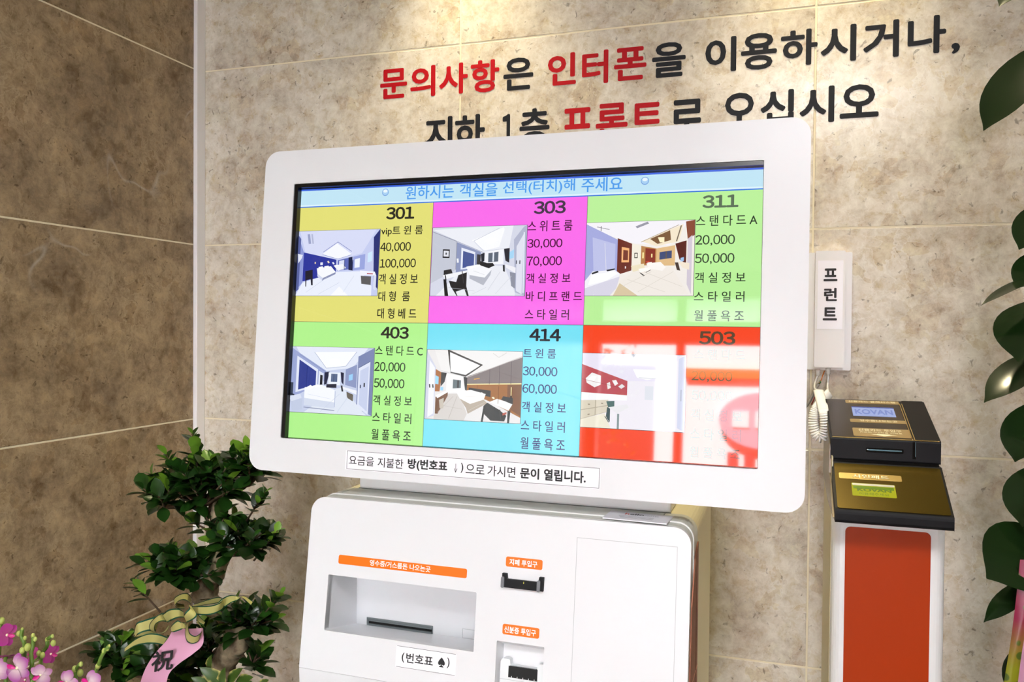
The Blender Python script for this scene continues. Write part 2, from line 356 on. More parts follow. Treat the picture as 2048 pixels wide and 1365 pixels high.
# ------------------------------------------------------------------ check-in kiosk
yaw = -.0117
kt = Matrix.Translation((.8968, 0, 0)) @ Matrix.Rotation(yaw, 4, 'Z')
kiosk = thing('check_in_kiosk', 'white self check-in kiosk with a wide tilted touch screen showing room prices', 'kiosk', (.8968, 0, 0), yaw)
s_ = .13889; ct = 1 / math.sqrt(1 + s_ * s_)
PAN = frame((0, -.53192, 1.0), (1, 0, 0), (0, s_, 1))        # plate face, kiosk-local; w towards the viewer
PANW = kt @ PAN
V = lambda z: (z - 1) / ct
hw = .2795; vt = V(1.1616); vb = V(.9163)
def band(y0f, y1, half, top, r, m, inner=.012, zlow=0.0):
    """a hollow rounded-top shell between the sheared front y0f(z) and y1"""
    mb = MB(); out = rrect(-half, half, zlow, top, r, 8, (0, 1, 1, 0)); inn = rrect(-half + inner, half - inner, zlow, top - inner, max(r - inner, .004), 8, (0, 1, 1, 0))
    k = len(out); vs = []
    for l in (out, inn):
        vs += [(x, y0f(z), z) for x, z in l]
        vs += [(x, y1(z) if callable(y1) else y1, z) for x, z in l]
    fs = []
    for i in range(k):
        j = (i + 1) % k
        if {i, j} == {0, k - 1}: continue
        fs += [(i, k + i, k + j, j)[::-1], (2 * k + i, 2 * k + j, 3 * k + j, 3 * k + i)[::-1], (i, j, 2 * k + j, 2 * k + i)[::-1], (k + i, 3 * k + i, 3 * k + j, k + j)[::-1]]
    mb.add(vs, fs, m); return mb
ff = lambda z: -.53192 + s_ * (max(z, .9163) - 1) + max(0, .9163 - z) * .06
FZ = [0]
# front plate with its two openings
RC = (-.2424, -.0086, V(.9729), V(1.0515)); IDH = (.0243, .0911, -.080, V(.9920))
mb = MB(); mb.prism(PAN, rrect(-hw, hw, vb, vt, .0225, 8, (0, 1, 1, 0)), -.012, 0, M_WHITE, holes=[rect(*RC), rect(*IDH)], smooth=False)
fp = obj('front_panel', mb, kiosk, .0015)
mb = MB(); LOW = frame((0, ff(.9163), .9163), (1, 0, 0), (0, -.06, 1))
mb.prism(LOW, rect(-hw, hw, -.9163, -.0006), -.012, 0, M_WHITE); obj('lower_panel', mb, kiosk, .0012)
def joint(u0, u1, v0, v1, r=.0006): return [rect(u0, u1, v1 - r, v1), rect(u0, u1, v0, v0 + r), rect(u0, u0 + r, v0, v1), rect(u1 - r, u1, v0, v1)]
mb = MB()
for q in joint(.1296, .2624, vb, V(1.1375))[0:1] + joint(.1296, .2624, vb, V(1.1375))[2:]: mb.prism(PAN, q, .0, .0003, M_LINE)
obj('access_door', mb, kiosk)
obj('rim', band(lambda z: ff(z) + .012, lambda z: ff(z) + .031, hw - .0012, 1.1603, .0215, M_GREY), kiosk)
obj('bright_lip', band(lambda z: ff(z) + .031, lambda z: ff(z) + .0345, hw + .0002, 1.1618, .0225, mat('bright_lip', 'E6E6E4', .3)), kiosk)
obj('body_shell', band(lambda z: ff(z) + .0345, -.431, hw - .0003, 1.1612, .0225, M_GREY), kiosk)
mb = band(lambda z: -.431, -.226, hw - .0006, 1.1607, .022, M_WARMED); mb.box(Z, -hw + .002, hw - .002, -.232, -.2265, 0, 1.15, M_WARMED); obj('rear_housing', mb, kiosk)
mb = MB(); o_ = [(-.5005, 0), (-.4335, 0), (-.4335, 1.1265), (-.441, 1.1265), (-.458, 1.122), (-.472, 1.113), (-.482, 1.100)]
zz = [1.06, 1.0, .9163]; o_ += [(ff(z) + .016, z) for z in zz]
SIDE = frame((hw, 0, 0), (0, 1, 0), (0, 0, 1)); mb.prism(SIDE, o_[:], 0, .0016, M_COPPER); cp = obj('copper_side_panel', mb, kiosk, label='brushed copper strip on the right side')
mb = MB(); mb.box(SIDE, -.4565, -.4545, .0, 1.122, .0016, .002, mat('copper_seam', '5A2A1A', .5, .5)); obj('seam', mb, cp)
for z in (.93, .957): mb = MB(); mb.box(SIDE, -.52, -.434, z, z + .001, .0014, .002, mat('copper_light', 'D9A184', .4, .6)); obj('panel_joint', mb, cp)
# top deck details
mb = MB(); mb.box(Z, -.2525, -.2515, -.470, -.4315, 1.1612, 1.1616, M_LINE); obj('deck_joint', mb, kiosk); mb = MB(); mb.box(Z, .2345, .2355, -.462, -.4315, 1.1612, 1.1616, mat('deck_joint', '7E807C', .6)); obj('deck_joint', mb, kiosk)
# coin and receipt recess
x0, x1, v0, v1 = RC; P = [PAN @ Vector(q) for q in ((x0, v0, -.001), (x1, v0, -.001), (x1, v1, -.001), (x0, v1, -.001))]; yb = -.4415
B = [(x0, yb, .9505), (x1, yb, .9505), (x1, yb, 1.0515), (x0, yb, 1.0515)]
mb = MB(); mb.add([*P, *B], [(4, 5, 6, 7), (0, 1, 5, 4), (3, 7, 6, 2), (0, 4, 7, 3), (1, 2, 6, 5)], M_WHITE)
rc = obj('tray_recess', mb, kiosk)
BK = frame((0, yb, 0), (1, 0, 0), (0, 0, 1))
mb = MB(); mb.prism(BK, rect(-.2240, -.1112, .9492, .9628), 0, .001, M_STEEL, holes=[rect(-.2205, -.1125, .9505, .9600)])
mb.box(BK, -.2205, -.1125, .9505, .9600, 0, .0003, M_DARK); mb.box(BK, -.2195, -.1130, .9508, .9540, .0003, .003, M_STEEL); mb.box(BK, -.2195, -.1130, .9577, .9600, .0003, .002, M_STEEL)
obj('receipt_slot', mb, rc, .0004)
mb = MB()
for q in joint(-.0631, x1 + .001, .9511, .9652, .0005): mb.prism(BK, q, 0, .0003, M_LINE)
obj('coin_flap', mb, rc)
# orange stickers
def sticker(u0, u1, v0, v1, txt, box, bold=.012):
    mb = MB(); mb.prism(PAN, rrect(u0, u1, v0, v1, .0026, 4), 0, .0004, M_ORANGE); o = obj('orange_sticker', mb, kiosk)
    mb = MB(); mb.text(PAN, txt, box, M_WTEXT, .0005, 0, bold); obj('lettering', mb, o)
sticker(-.2272, -.0246, V(1.0685), V(1.0812), '영수증/거스름돈 나오는곳', (-.1757, -.0797, V(1.0709), V(1.0792)), .016)
sticker(.0315, .0836, V(1.0904), V(1.1036), '지폐 투입구', (.0367, .0765, V(1.0928), V(1.1010)), .022)
sticker(.0317, .0836, V(1.0016), V(1.0151), '신분증 투입구', (.0343, .0790, V(1.0040), V(1.0125)), .022)
# banknote slot
mb = MB(); za, zb, zc = V(1.0632), V(1.0748), V(1.0817)
mb.prism(PAN, [(.0285, za), (.0870, za), (.0873, zc), (.0810, zc), (.0800, zb), (.0360, zb), (.0350, zc), (.0282, zc)], 0, .004, M_BLACK); bs = obj('banknote_slot', mb, kiosk, .0006)
MG = mat('dark_grey_plastic', '6A6D72', .4)
mb = MB()
for a in (.0280, .0790): mb.prism(PAN, rrect(a, a + .0045, za - .0004, V(1.0775), .002, 3), .002, .0075, MG)
obj('guide', mb, bs, .0008)
mb = MB()
for d in (0, .0017): mb.box(PAN, .0590, .0600, V(1.0706) + d, V(1.0706) + d + .0008, .004, .0043, mat('slot_light', 'E8E040', .4, emit=1.2))
obj('indicator_light', mb, bs)
# identity-card reader
x0, x1, v0, v1 = IDH
mb = MB(); f_ = [(x0, v0, -.002), (x1, v0, -.002), (x1, v1, -.002), (x0, v1, -.002)]; b_ = [(x0 + .004, v0, -.020), (x1, v0, -.020), (x1, v1 - .008, -.020), (x0 + .004, v1 - .008, -.020)]
mb.add(f_ + b_, [(4, 5, 6, 7), (0, 1, 5, 4), (3, 7, 6, 2), (0, 4, 7, 3), (1, 2, 6, 5)], M_WHITE, PAN); ir = obj('reader_recess', mb, kiosk)
M_DEV = mat('pearl_plastic', 'D9DCDE', .3, .2)
mb = MB(); mb.prism(PAN, [(.0285, -.079), (.0905, -.079), (.0905, -.0325), (.0810, -.0335), (.0805, -.0405), (.0430, -.0405), (.0420, -.0325), (.0315, -.0318), (.0285, -.036)], -.0195, -.008, M_DEV); obj('card_reader', mb, ir, .002)
mb = MB(); mb.box(PAN, .0405, .0815, -.0555, -.0405, -.011, -.0076, M_DARK)
for k in range(5): mb.box(PAN, .045 + k * .008, .0458 + k * .008, -.0555, -.0535, -.0076, -.0070, M_DEV)
mb.box(PAN, .0285, .0905, -.0590, -.0585, -.0105, -.0077, M_LINE)
obj('card_slot', mb, ir)
# paper notice with the spade
mb = MB(); mb.prism(PAN, rect(-.1245, -.0332, V(.9380), V(.9668)), 0, .0003, M_PAPER); ps = obj('paper_notice', mb, kiosk, label='paper strip with bracketed lettering and a spade')
mb = MB(); mb.box(PAN, -.1235, -.0338, V(.9662), V(.9667), .0003, .0005, M_GREYINK); mb.box(PAN, -.1233, -.0338, V(.9384), V(.9389), .0003, .0005, M_GREYINK)
za, zb = V(.9430), V(.9585)
q = lambda x, y: on(PANW, 720 + x / 8.533, 1220 + y / 8.533)
for ch, a, b_, tp, bt in (('(', (715, 820), (760, 820), (750, 732), (745, 905)), ('번호표', (790, 830), (1250, 850), (1000, 765), (1010, 935)), ('♠', (1335, 900), (1452, 900), (1395, 815), (1390, 985)), (')', (1488, 910), (1532, 910), (1495, 818), (1490, 1000))):
    mb.text(PAN, ch, (q(*a)[0], q(*b_)[0], q(*bt)[1], q(*tp)[1]), M_INK, .0005, 0, .015 if ch != '♠' else 0)
obj('lettering', mb, ps)

# --- monitor
qm = (-0.01169842, -0.08098816, 0.00425985)
Mr = (Matrix.Rotation(qm[0], 3, 'Z') @ Matrix.Rotation(qm[1], 3, 'X') @ Matrix.Rotation(qm[2], 3, 'Y'))
MONW = frame((.89668, -.47561, 1.44005), Mr @ Vector((1, 0, 0)), Mr @ Vector((0, 0, 1)))
MON = kt.inverted() @ MONW
mb = MB(); mb.prism(MON, rrect(-.4085, .4108, -.2508, .2532, .024, 8), -.03, 0, M_WHITE, holes=[rect(-.3535, .3540, -.1992, .1994)])
obj('monitor_bezel', mb, kiosk, .0035, seg=3)
mb = MB(); mb.prism(MON, rrect(-.39, .39, -.235, .235, .03, 6), -.06, -.03, M_WHITE); obj('monitor_back', mb, kiosk, .006)
mb = MB(); a = (-.3530, .3536, -.1987, .1989)
mb.prism(MON, rect(*a), -.016, -.0012, mat('black_screen_frame', '08080A', .25), holes=[rect(-.3465, .3534, -.1985, .1935)]); obj('screen_frame', mb, kiosk)
SW = -.011                                                     # depth of the picture behind the bezel
mb = MB(); mb.prism(MON, rect(a[0], a[1], a[2], a[3]), SW - .004, SW, scr('0A0A0C')); screen = obj('screen', mb, kiosk)
sp = lambda x, y: on(MONW, x, y, SW)
U = lambda x, y: sp(x, y)[0]
Vv = lambda x, y: sp(x, y)[1]
uL, uA, uB, uR = -.3480, U(856, 644), U(1166.5, 652), .3532
vH = Vv(1024, 398.5); vM = Vv(1024, 648.5); vT, vBt = .1925, -.1982
def flat(name, T, poly, w, m, parent):
    mb = MB(); mb.prism(T, poly, w, w, m); return obj(name, mb, parent)
hb = flat('header_bar', MON, rect(uL, uR, vH, vT), SW + .0002, scr('C2E6F6'), screen)
mb = MB(); mb.prism(MON, rect(uL, uR, vT - .0026, vT), SW + .0003, SW + .0003, scr('3A62DA')); mb.prism(MON, rect(uL, uR, vH - .0006, vH + .0010), SW + .0003, SW + .0003, scr('2F74E4'))
mb.prism(MON, rect(uL, uR, vH + .0010, vH + .0035), SW + .0003, SW + .0003, scr('DDF3FC'))
for (x, y) in ((771, 385), (1290, 362)):
    c = sp(x, y); mb.prism(MON, [(c[0] + .0056 * math.cos(k * math.pi / 10), c[1] + .0056 * math.sin(k * math.pi / 10)) for k in range(20)], SW + .0003, SW + .0003, scr('6E9FE0'))
    mb.prism(MON, [(c[0] + .0047 * math.cos(k * math.pi / 10), c[1] + .0002 + .0047 * math.sin(k * math.pi / 10)) for k in range(20)], SW + .0004, SW + .0004, scr('A9D2F4'))
    mb.prism(MON, [(c[0] + .0036 * math.cos(k * math.pi / 10), c[1] + .0018 + .0024 * math.sin(k * math.pi / 10)) for k in range(20)], SW + .0005, SW + .0005, scr('EAF6FD'))
for txt, l, r in (('원하시는', 812, 908), ('객실을', 920, 995), ('선택(터치)해', 1006, 1150), ('주세요', 1163, 1245)):
    mb.text(MON, txt, (U(l, 378), U(r, 378), Vv(1024, 391), Vv(1024, 363.5)), scr('4C9DEE'), SW + .0004, 0, .012)
obj('header_text', mb, hb)

GR = '26261E'
cells = [
 ('E4E078', (uL, uA, vM, vH), ((594, 463), (760, 459), (755.5, 592), (588, 592)), GR, '1A1A18',
  [('301', 773, 829, 414, 439), ('vip트 윈 룸', 763, 846, 452, 473), ('40,000', 761, 822, 485, 505), ('100,000', 760, 832, 518, 538), ('객 실 정 보', 758, 836, 548, 569), ('대 형  룸', 757, 820, 583, 603), ('대 형 베 드', 755, 833, 617, 638)]),
 ('FB6DEC', (uA, uB, vM, vH), ((866.6, 456), (1055, 450.7), (1049, 592.5), (860, 592)), '46344A', '4A1238',
  [('303', 1068, 1132, 402, 428), ('스 위 트 룸', 1056, 1145, 441, 463), ('30,000', 1055, 1125, 478, 498), ('70,000', 1054, 1124, 513, 534), ('객 실 정 보', 1053, 1141, 547, 567), ('바 디 프 랜 드', 1052, 1164, 583, 603), ('스 타 일 러', 1050, 1138, 619, 640)]),
 ('BCF29C', (uB, uR, vM, vH), ((1174, 446), (1390, 440.5), (1386.5, 592), (1169, 592)), '5C7058', '32402E',
  [('311', 1405, 1477, 390, 416), ('스 탠 다 드 A', 1392, 1515, 430, 452), ('20,000', 1391, 1470, 470, 492), ('50,000', 1390, 1469, 507, 529), ('객 실 정 보', 1390, 1491, 545, 566), ('스 타 일 러', 1388, 1489, 583, 604), ('월 풀 욕 조', 1388, 1488, 621, 643)]),
 ('B2F48F', (uL, uA, vBt, vM), ((582, 693), (750, 697), (742.5, 832), (574, 823.7)), GR, '1A2A1A',
  [('403', 762, 818, 654, 678), ('스 탠 다 드 C', 751, 846, 692, 712), ('20,000', 749, 811, 725, 746), ('50,000', 748, 809, 758, 779), ('객 실 정 보', 747, 824, 792, 812), ('스 타 일 러', 745, 823, 826, 847), ('월 풀 욕 조', 743, 822, 860, 882)]),
 ('76E2F6', (uA, uB, vBt, vM), ((855.5, 699.5), (1046, 704), (1040, 848), (849, 837.6)), '22242E', '12206E',
  [('414', 1059, 1122, 658, 683), ('트 윈 룸', 1047, 1112, 698, 717), ('30,000', 1046, 1115, 734, 755), ('60,000', 1045, 1114, 769, 790), ('객 실 정 보', 1044, 1132, 805, 826), ('스 타 일 러', 1042, 1130, 842, 864), ('월 풀 욕 조', 1041, 1130, 877, 901)]),
 ('FA4A26', (uB, uR, vBt, vM), ((1165, 707), (1375, 711), (1366.7, 865.5), (1161, 854)), '5E4632', '2A4A34',
  [('503', 1398, 1471, 663, 690), ('스 탠 다 드', 1388, 1490, 699, 720), ('20,000', 1383, 1465, 743, 765), ('50,000', 1383, 1464, 782, 804), ('객 실 정 보', 1382, 1484, 820, 843), ('스 타 일 러', 1380, 1482, 858, 882), ('월 풀 욕 조', 1379, 1480, 896, 918)]),
]
# the six room pictures, as flat shapes in a unit square (x right, y down)
def q4(*p): return list(p)
def pic_blue():
    return [('C6CEF2', [(0, 0), (1, 0), (1, 1), (0, 1)]), ('D8DDF8', [(.04, 0), (.96, 0), (.80, .36), (.52, .45), (.12, .34)]), ('27349C', [(.1, .33), (.5, .45), (.5, .66), (.1, .78)]),
     ('8B97D6', [(0, .0), (.1, .33), (.1, .8), (0, .95)]), ('F7F9FF', [(.5, .2), (.68, .37), (.52, .44), (.33, .36)]), ('5D6AB8', [(.52, .46), (.66, .42), (.66, .6), (.52, .62)]),
     ('DDE3FA', [(.535, .47), (.60, .455), (.60, .60), (.535, .61)]), ('1B2348', [(.645, .42), (.69, .41), (.7, .62), (.65, .61)]), ('9AA6E0', [(.7, .41), (.84, .37), (.84, .6), (.7, .62)]), ('F0F4FF', [(.72, .45), (.78, .43), (.78, .57), (.72, .58)]),
     ('232E74', [(.93, .12), (1, 0), (1, .9), (.95, .82)]), ('CFE9FF', [(.87, .36), (.92, .33), (.92, .48), (.87, .5)]), ('EBF0FD', [(.1, .8), (.5, .64), (.8, .63), (.93, .86), (.93, 1), (.02, 1)]),
     ('F7F9FE', [(.27, .58), (.44, .55), (.5, .64), (.35, .73), (.28, .66)]), ('D4DAF0', [(.28, .66), (.35, .73), (.34, .77), (.28, .70)]), ('F4F6FD', [(.47, .54), (.58, .52), (.62, .58), (.53, .62)]), ('1A1A2C', [(.13, .62), (.22, .6), (.23, .84), (.21, .84), (.2, .74), (.15, .76), (.15, .86), (.14, .86)]),
     ('F2F5FF', [(.79, .62), (.96, .64), (.98, .70), (.79, .69)]), ('5C5C5E', [(.80, .70), (.92, .71), (.92, .84), (.81, .82)]), ('D8DFF4', [(.95, .70), (.98, .70), (.98, .92), (.95, .9)]), ('F9FBFF', [(.45, 1), (.55, .86), (.66, 1)]), ('E9D2A8', [(.24, .48), (.255, .48), (.255, .51), (.24, .51)]), ('E9EDFA', [(.31, .49), (.34, .49), (.34, .53), (.31, .53)]), ('B03A50', [(.87, .66), (.94, .665), (.94, .68), (.87, .675)])]
def pic_white():
    return [('D7DAEA', [(0, 0), (1, 0), (1, 1), (0, 1)]), ('EEF0F8', [(0, .03), (.74, 0), (.86, .0), (.82, .34), (.57, .38), (.27, .2)]), ('C6CAD8', [(0, .05), (.27, .2), (.27, .62), (0, .82)]),
     ('8E98BE', [(.27, .22), (.53, .37), (.53, .6), (.27, .66)]), ('E8ECFA', [(.32, .3), (.47, .37), (.47, .6), (.32, .62)]), ('4A5A98', [(.34, .35), (.46, .4), (.46, .56), (.34, .6)]), ('3C3A3E', [(.49, .4), (.53, .41), (.53, .6), (.49, .6)]),
     ('FCFDFF', [(.43, .2), (.76, .02), (.77, .05), (.72, .3), (.57, .35)]), ('FFFFFF', [(.56, .2), (.66, .16), (.70, .21), (.62, .27)]), ('1E1E24', [(.12, .32), (.195, .325), (.195, .45), (.12, .445)]), ('E6E8F2', [(.13, .34), (.185, .345), (.185, .43), (.13, .425)]), ('33333A', [(.15, .37), (.165, .37), (.165, .40), (.15, .40)]),
     ('2A2C38', [(.53, .4), (.57, .38), (.57, .5), (.54, .52)]), ('F5F6FC', [(.57, .38), (.77, .33), (.77, .55), (.57, .55)]), ('5E6878', [(.61, .39), (.715, .37), (.715, .51), (.61, .52)]), ('E8EEFA', [(.655, .38), (.67, .38), (.67, .51), (.655, .51)]),
     ('2B2B36', [(.77, .33), (.83, .32), (.83, .53), (.79, .5)]), ('A8D8F8', [(.83, .38), (.875, .34), (.875, .46), (.83, .48)]), ('B4B8D0', [(.87, .2), (.97, .02), (1, 0), (1, 1), (.9, .95)]), ('E2E4F2', [(.9, .3), (.97, .12), (.97, .98), (.91, .93)]),
     ('ECEEF6', [(.1, .95), (.3, .66), (.62, .56), (.78, .58), (.9, .95), (.9, 1), (.06, 1)]), ('26262A', [(.525, .5), (.6, .53), (.66, .53), (.68, .57), (.64, .59), (.6, .63), (.53, .57)]), ('F8F9FD', [(.38, .58), (.5, .55), (.65, .62), (.58, .74), (.42, .7)]), ('B9BCC8', [(.42, .7), (.58, .74), (.65, .63), (.64, .70), (.57, .85), (.42, .75)]),
     ('2A2A2E', [(.14, .63), (.22, .61), (.24, .68), (.14, .71)]), ('F4F5FA', [(.13, .7), (.36, .64), (.40, .67), (.16, .76)]), ('1C1C20', [(.14, .76), (.17, .76), (.2, 1), (.16, 1)]), ('242428', [(.2, .78), (.28, .8), (.3, .70), (.39, .66), (.39, .86), (.42, 1), (.4, 1), (.37, .9), (.28, .94), (.3, 1), (.29, 1), (.22, .86)]),
     ('F2F2F8', [(.79, .55), (.9, .6), (.9, .68), (.8, .6)]), ('9094A4', [(.84, .66), (.9, .68), (.9, .9), (.86, .86)]), ('2E2E34', [(.765, .56), (.785, .56), (.79, .66), (.77, .65)])]
def pic_wood():
    return [('F4EEE8', [(0, 0), (1, 0), (1, 1), (0, 1)]), ('F7F4FA', [(0, 0), (.95, 0), (.78, .33), (.46, .3), (.05, .1)]), ('A6ABE0', [(0, .02), (.3, .24), (.3, .7), (0, .85)]), ('BFC3EA', [(.06, .2), (.28, .3), (.28, .66), (.08, .7)]),
     ('6E2A1C', [(.3, .22), (.435, .3), (.435, .66), (.3, .72)]), ('F4B77A', [(.34, .34), (.41, .36), (.41, .55), (.34, .55)]), ('7A3420', [(.355, .38), (.40, .39), (.40, .52), (.355, .52)]), ('F6EFE0', [(.435, .3), (.52, .33), (.52, .62), (.435, .65)]), ('B9834A', [(.52, .33), (.66, .37), (.66, .58), (.52, .6)]), ('8A2E1E', [(.56, .36), (.65, .38), (.65, .56), (.56, .57)]),
     ('E2BC86', [(.66, .37), (.83, .33), (.83, .6), (.66, .6)]), ('3E4C78', [(.69, .42), (.80, .40), (.80, .5), (.69, .52)]), ('6B5A44', [(.745, .41), (.755, .41), (.755, .51), (.745, .51)]), ('5A1E18', [(.83, .31), (.93, .27), (.93, .58), (.87, .52)]), ('F6E8CE', [(.52, .27), (.9, .05), (.86, .28), (.66, .34)]), ('7E5A3A', [(.6, .24), (.78, .13), (.79, .26), (.67, .31)]), ('FFF2C8', [(.67, .22), (.73, .22), (.73, .29), (.69, .29)]),
     ('8A4A34', [(.92, .02), (1, 0), (1, .2), (.94, .26)]), ('D5CBD8', [(.94, .25), (.98, .2), (.98, .98), (.94, .85)]), ('F3ECE4', [(.32, .82), (.5, .63), (.8, .62), (.96, .98), (.55, 1)]), ('FBF6F2', [(.57, .57), (.7, .55), (.75, .62), (.72, .67), (.6, .64)]), ('F0E4C4', [(.43, .6), (.55, .57), (.56, .64), (.45, .68)]), ('FFFBF6', [(.5, .64), (.6, .62), (.62, .65), (.52, .69)]), ('3A3430', [(.51, .69), (.52, .69), (.56, .73), (.55, .74)]),
     ('F4E6D2', [(.86, .55), (.96, .57), (.96, .66), (.9, .63)]), ('9FC4EC', [(.88, .5), (.91, .49), (.91, .54), (.88, .55)]), ('4A3A34', [(.83, .56), (.86, .56), (.88, .67), (.85, .66)]), ('F4F3FA', [(0, .8), (.07, .67), (.28, .65), (.33, .7), (.3, .84), (.22, 1), (0, 1)]), ('DBD8E8', [(0, .9), (.33, .74), (.3, .9), (.24, 1), (0, 1)]), ('FFFFFF', [(.06, .72), (.27, .67), (.31, .7), (.2, .8), (.03, .86)]), ('DCC9A6', [(.27, 1), (.33, .83), (.5, 1)]), ('2A2A30', [(.06, .69), (.12, .66), (.13, .68), (.07, .71)]), ('2A2A30', [(.2, .65), (.28, .63), (.28, .65), (.21, .67)])]
def pic_blue2():
    return [('C9D2EC', [(0, 0), (1, 0), (1, 1), (0, 1)]), ('E6ECFA', [(.07, 0), (.93, 0), (.76, .3), (.45, .36), (.12, .1)]), ('FBFDFF', [(.3, .08), (.8, .06), (.68, .28), (.45, .32)]), ('FFFFFF', [(.48, .18), (.6, .18), (.62, .26), (.5, .27)]), ('9CA8D6', [(0, 0), (.12, .1), (.45, .36), (.45, .5), (.1, .75), (0, .72)]),
     ('E4EAFA', [(.09, .14), (.35, .34), (.35, .6), (.09, .7)]), ('2F3F92', [(.12, .2), (.33, .37), (.33, .58), (.12, .66)]), ('E0E6F6', [(.36, .36), (.42, .4), (.42, .56), (.36, .58)]), ('20222E', [(.38, .42), (.41, .43), (.41, .57), (.38, .58)]), ('1E2240', [(.43, .38), (.49, .37), (.46, .56), (.43, .57)]), ('EEF4FF', [(.48, .38), (.62, .38), (.62, .57), (.48, .57)]), ('5C6C8E', [(.51, .4), (.585, .4), (.585, .52), (.51, .52)]), ('1E2240', [(.62, .37), (.66, .38), (.66, .56), (.635, .52)]),
     ('8E9AC4', [(.68, .33), (.81, .25), (.81, .6), (.68, .56)]), ('9ED2FA', [(.72, .41), (.765, .39), (.765, .48), (.72, .5)]), ('7C88B4', [(.82, .13), (1, 0), (1, 1), (.82, .9)]), ('E2E8FA', [(.83, .3), (.96, .2), (.96, .99), (.83, .88)]), ('C9D2EE', [(.85, .34), (.945, .27), (.945, .94), (.85, .84)]), ('2A2A36', [(.895, .52), (.91, .52), (.91, .58), (.895, .58)]), ('E2E9F6', [(.2, 1), (.58, .62), (.66, .6), (.85, .88), (.94, 1)]),
     ('F7FAFF', [(.2, .62), (.4, .57), (.56, .64), (.57, .9), (.2, .86)]), ('D6DEF0', [(.2, .78), (.57, .83), (.57, .92), (.2, .89)]), ('F1F4FC', [(.63, .58), (.82, .64), (.82, .7), (.66, .62)]), ('6C665C', [(.7, .66), (.78, .7), (.78, .8), (.71, .75)]), ('26283A', [(.46, .56), (.58, .55), (.58, .61), (.46, .61)]), ('DCE3F4', [(0, .77), (.15, .72), (.17, .78), (.05, .84)]), ('3C4456', [(.0, .55), (.06, .55), (.06, .75), (0, .75)]), ('C4CEE6', [(.04, .84), (.18, .79), (.18, .96), (.06, .98)])]
def pic_brown():
    return [('E9E6E6', [(0, 0), (1, 0), (1, 1), (0, 1)]), ('EFEDEC', [(.08, 0), (1, 0), (1, .06), (.44, .38), (.16, .3)]), ('3A3634', [(.22, 0), (.24, 0), (.60, .2), (.42, .38), (.26, .33)]), ('FCFCFE', [(.245, .03), (.57, .21), (.42, .35), (.26, .31)]), ('D2D4E6', [(0, .02), (.1, .25), (.1, .95), (0, 1)]), ('F1F2FA', [(.03, .15), (.09, .26), (.09, .92), (.03, .98)]),
     ('A8642E', [(.1, .28), (.17, .33), (.15, .6), (.1, .6)]), ('9CD8FA', [(.1, .37), (.135, .39), (.135, .5), (.1, .49)]), ('1E1C1E', [(.16, .32), (.22, .33), (.2, .46), (.16, .53)]), ('F4F2F2', [(.22, .34), (.4, .37), (.42, .6), (.22, .62)]), ('5E6C72', [(.29, .42), (.375, .43), (.375, .54), (.29, .55)]), ('26262A', [(.335, .43), (.355, .43), (.355, .54), (.335, .54)]), ('1E1C1E', [(.4, .38), (.44, .38), (.44, .58), (.42, .56)]),
     ('7E7272', [(.44, .37), (1, .08), (1, .46), (.44, .48)]), ('FFF0B0', [(.44, .475), (1, .44), (1, .455), (.44, .49)]), ('A0621E', [(.44, .49), (1, .455), (1, .92), (.66, .7), (.44, .6)]), ('7A4A20', [(.86, .47), (1, .46), (1, .9), (.86, .78)]), ('5A5052', [(.67, .26), (.675, .26), (.675, .47), (.67, .47)]), ('5A5052', [(.77, .2), (.775, .2), (.775, .47), (.77, .47)]), ('5A5052', [(.89, .14), (.895, .14), (.895, .46), (.89, .46)]), ('D8A040', [(.51, .4), (.57, .385), (.57, .4), (.51, .415)]),
     ('D6D0CC', [(.1, .95), (.24, .63), (.36, .62), (.45, .9), (.42, 1), (.1, 1)]), ('1C1A1A', [(.46, .53), (.69, .56), (.69, .65), (.46, .6)]), ('FAF8F8', [(.33, .6), (.48, .56), (.64, .61), (.62, .7), (.48, .76), (.37, .69)]), ('B8AA9A', [(.37, .69), (.48, .76), (.62, .69), (.66, .74), (.46, .9), (.44, .82)]), ('FFFFFF', [(.53, .6), (.6, .59), (.64, .62), (.56, .64)]), ('6E4220', [(.11, .68), (.24, .6), (.24, .66), (.14, .92), (.11, .92)]), ('FCFAFA', [(.11, .66), (.23, .58), (.26, .59), (.13, .7)]), ('C8BEB0', [(.15, .72), (.2, .69), (.2, .84), (.16, .84)]),
     ('FCFCFC', [(.68, .72), (.76, .67), (.92, .73), (.88, .83)]), ('26282A', [(.82, .63), (.92, .65), (.92, .74), (.8, .68)]), ('17191B', [(.62, .78), (.66, .73), (.78, .82), (.86, .9), (.84, .98), (.7, .98), (.62, .88)]), ('17191B', [(.62, .8), (.64, .8), (.62, 1), (.6, 1)]), ('17191B', [(.87, .84), (.9, .82), (.89, 1), (.87, 1)]), ('B04A34', [(.82, .87), (.86, .85), (.86, .88), (.82, .9)])]
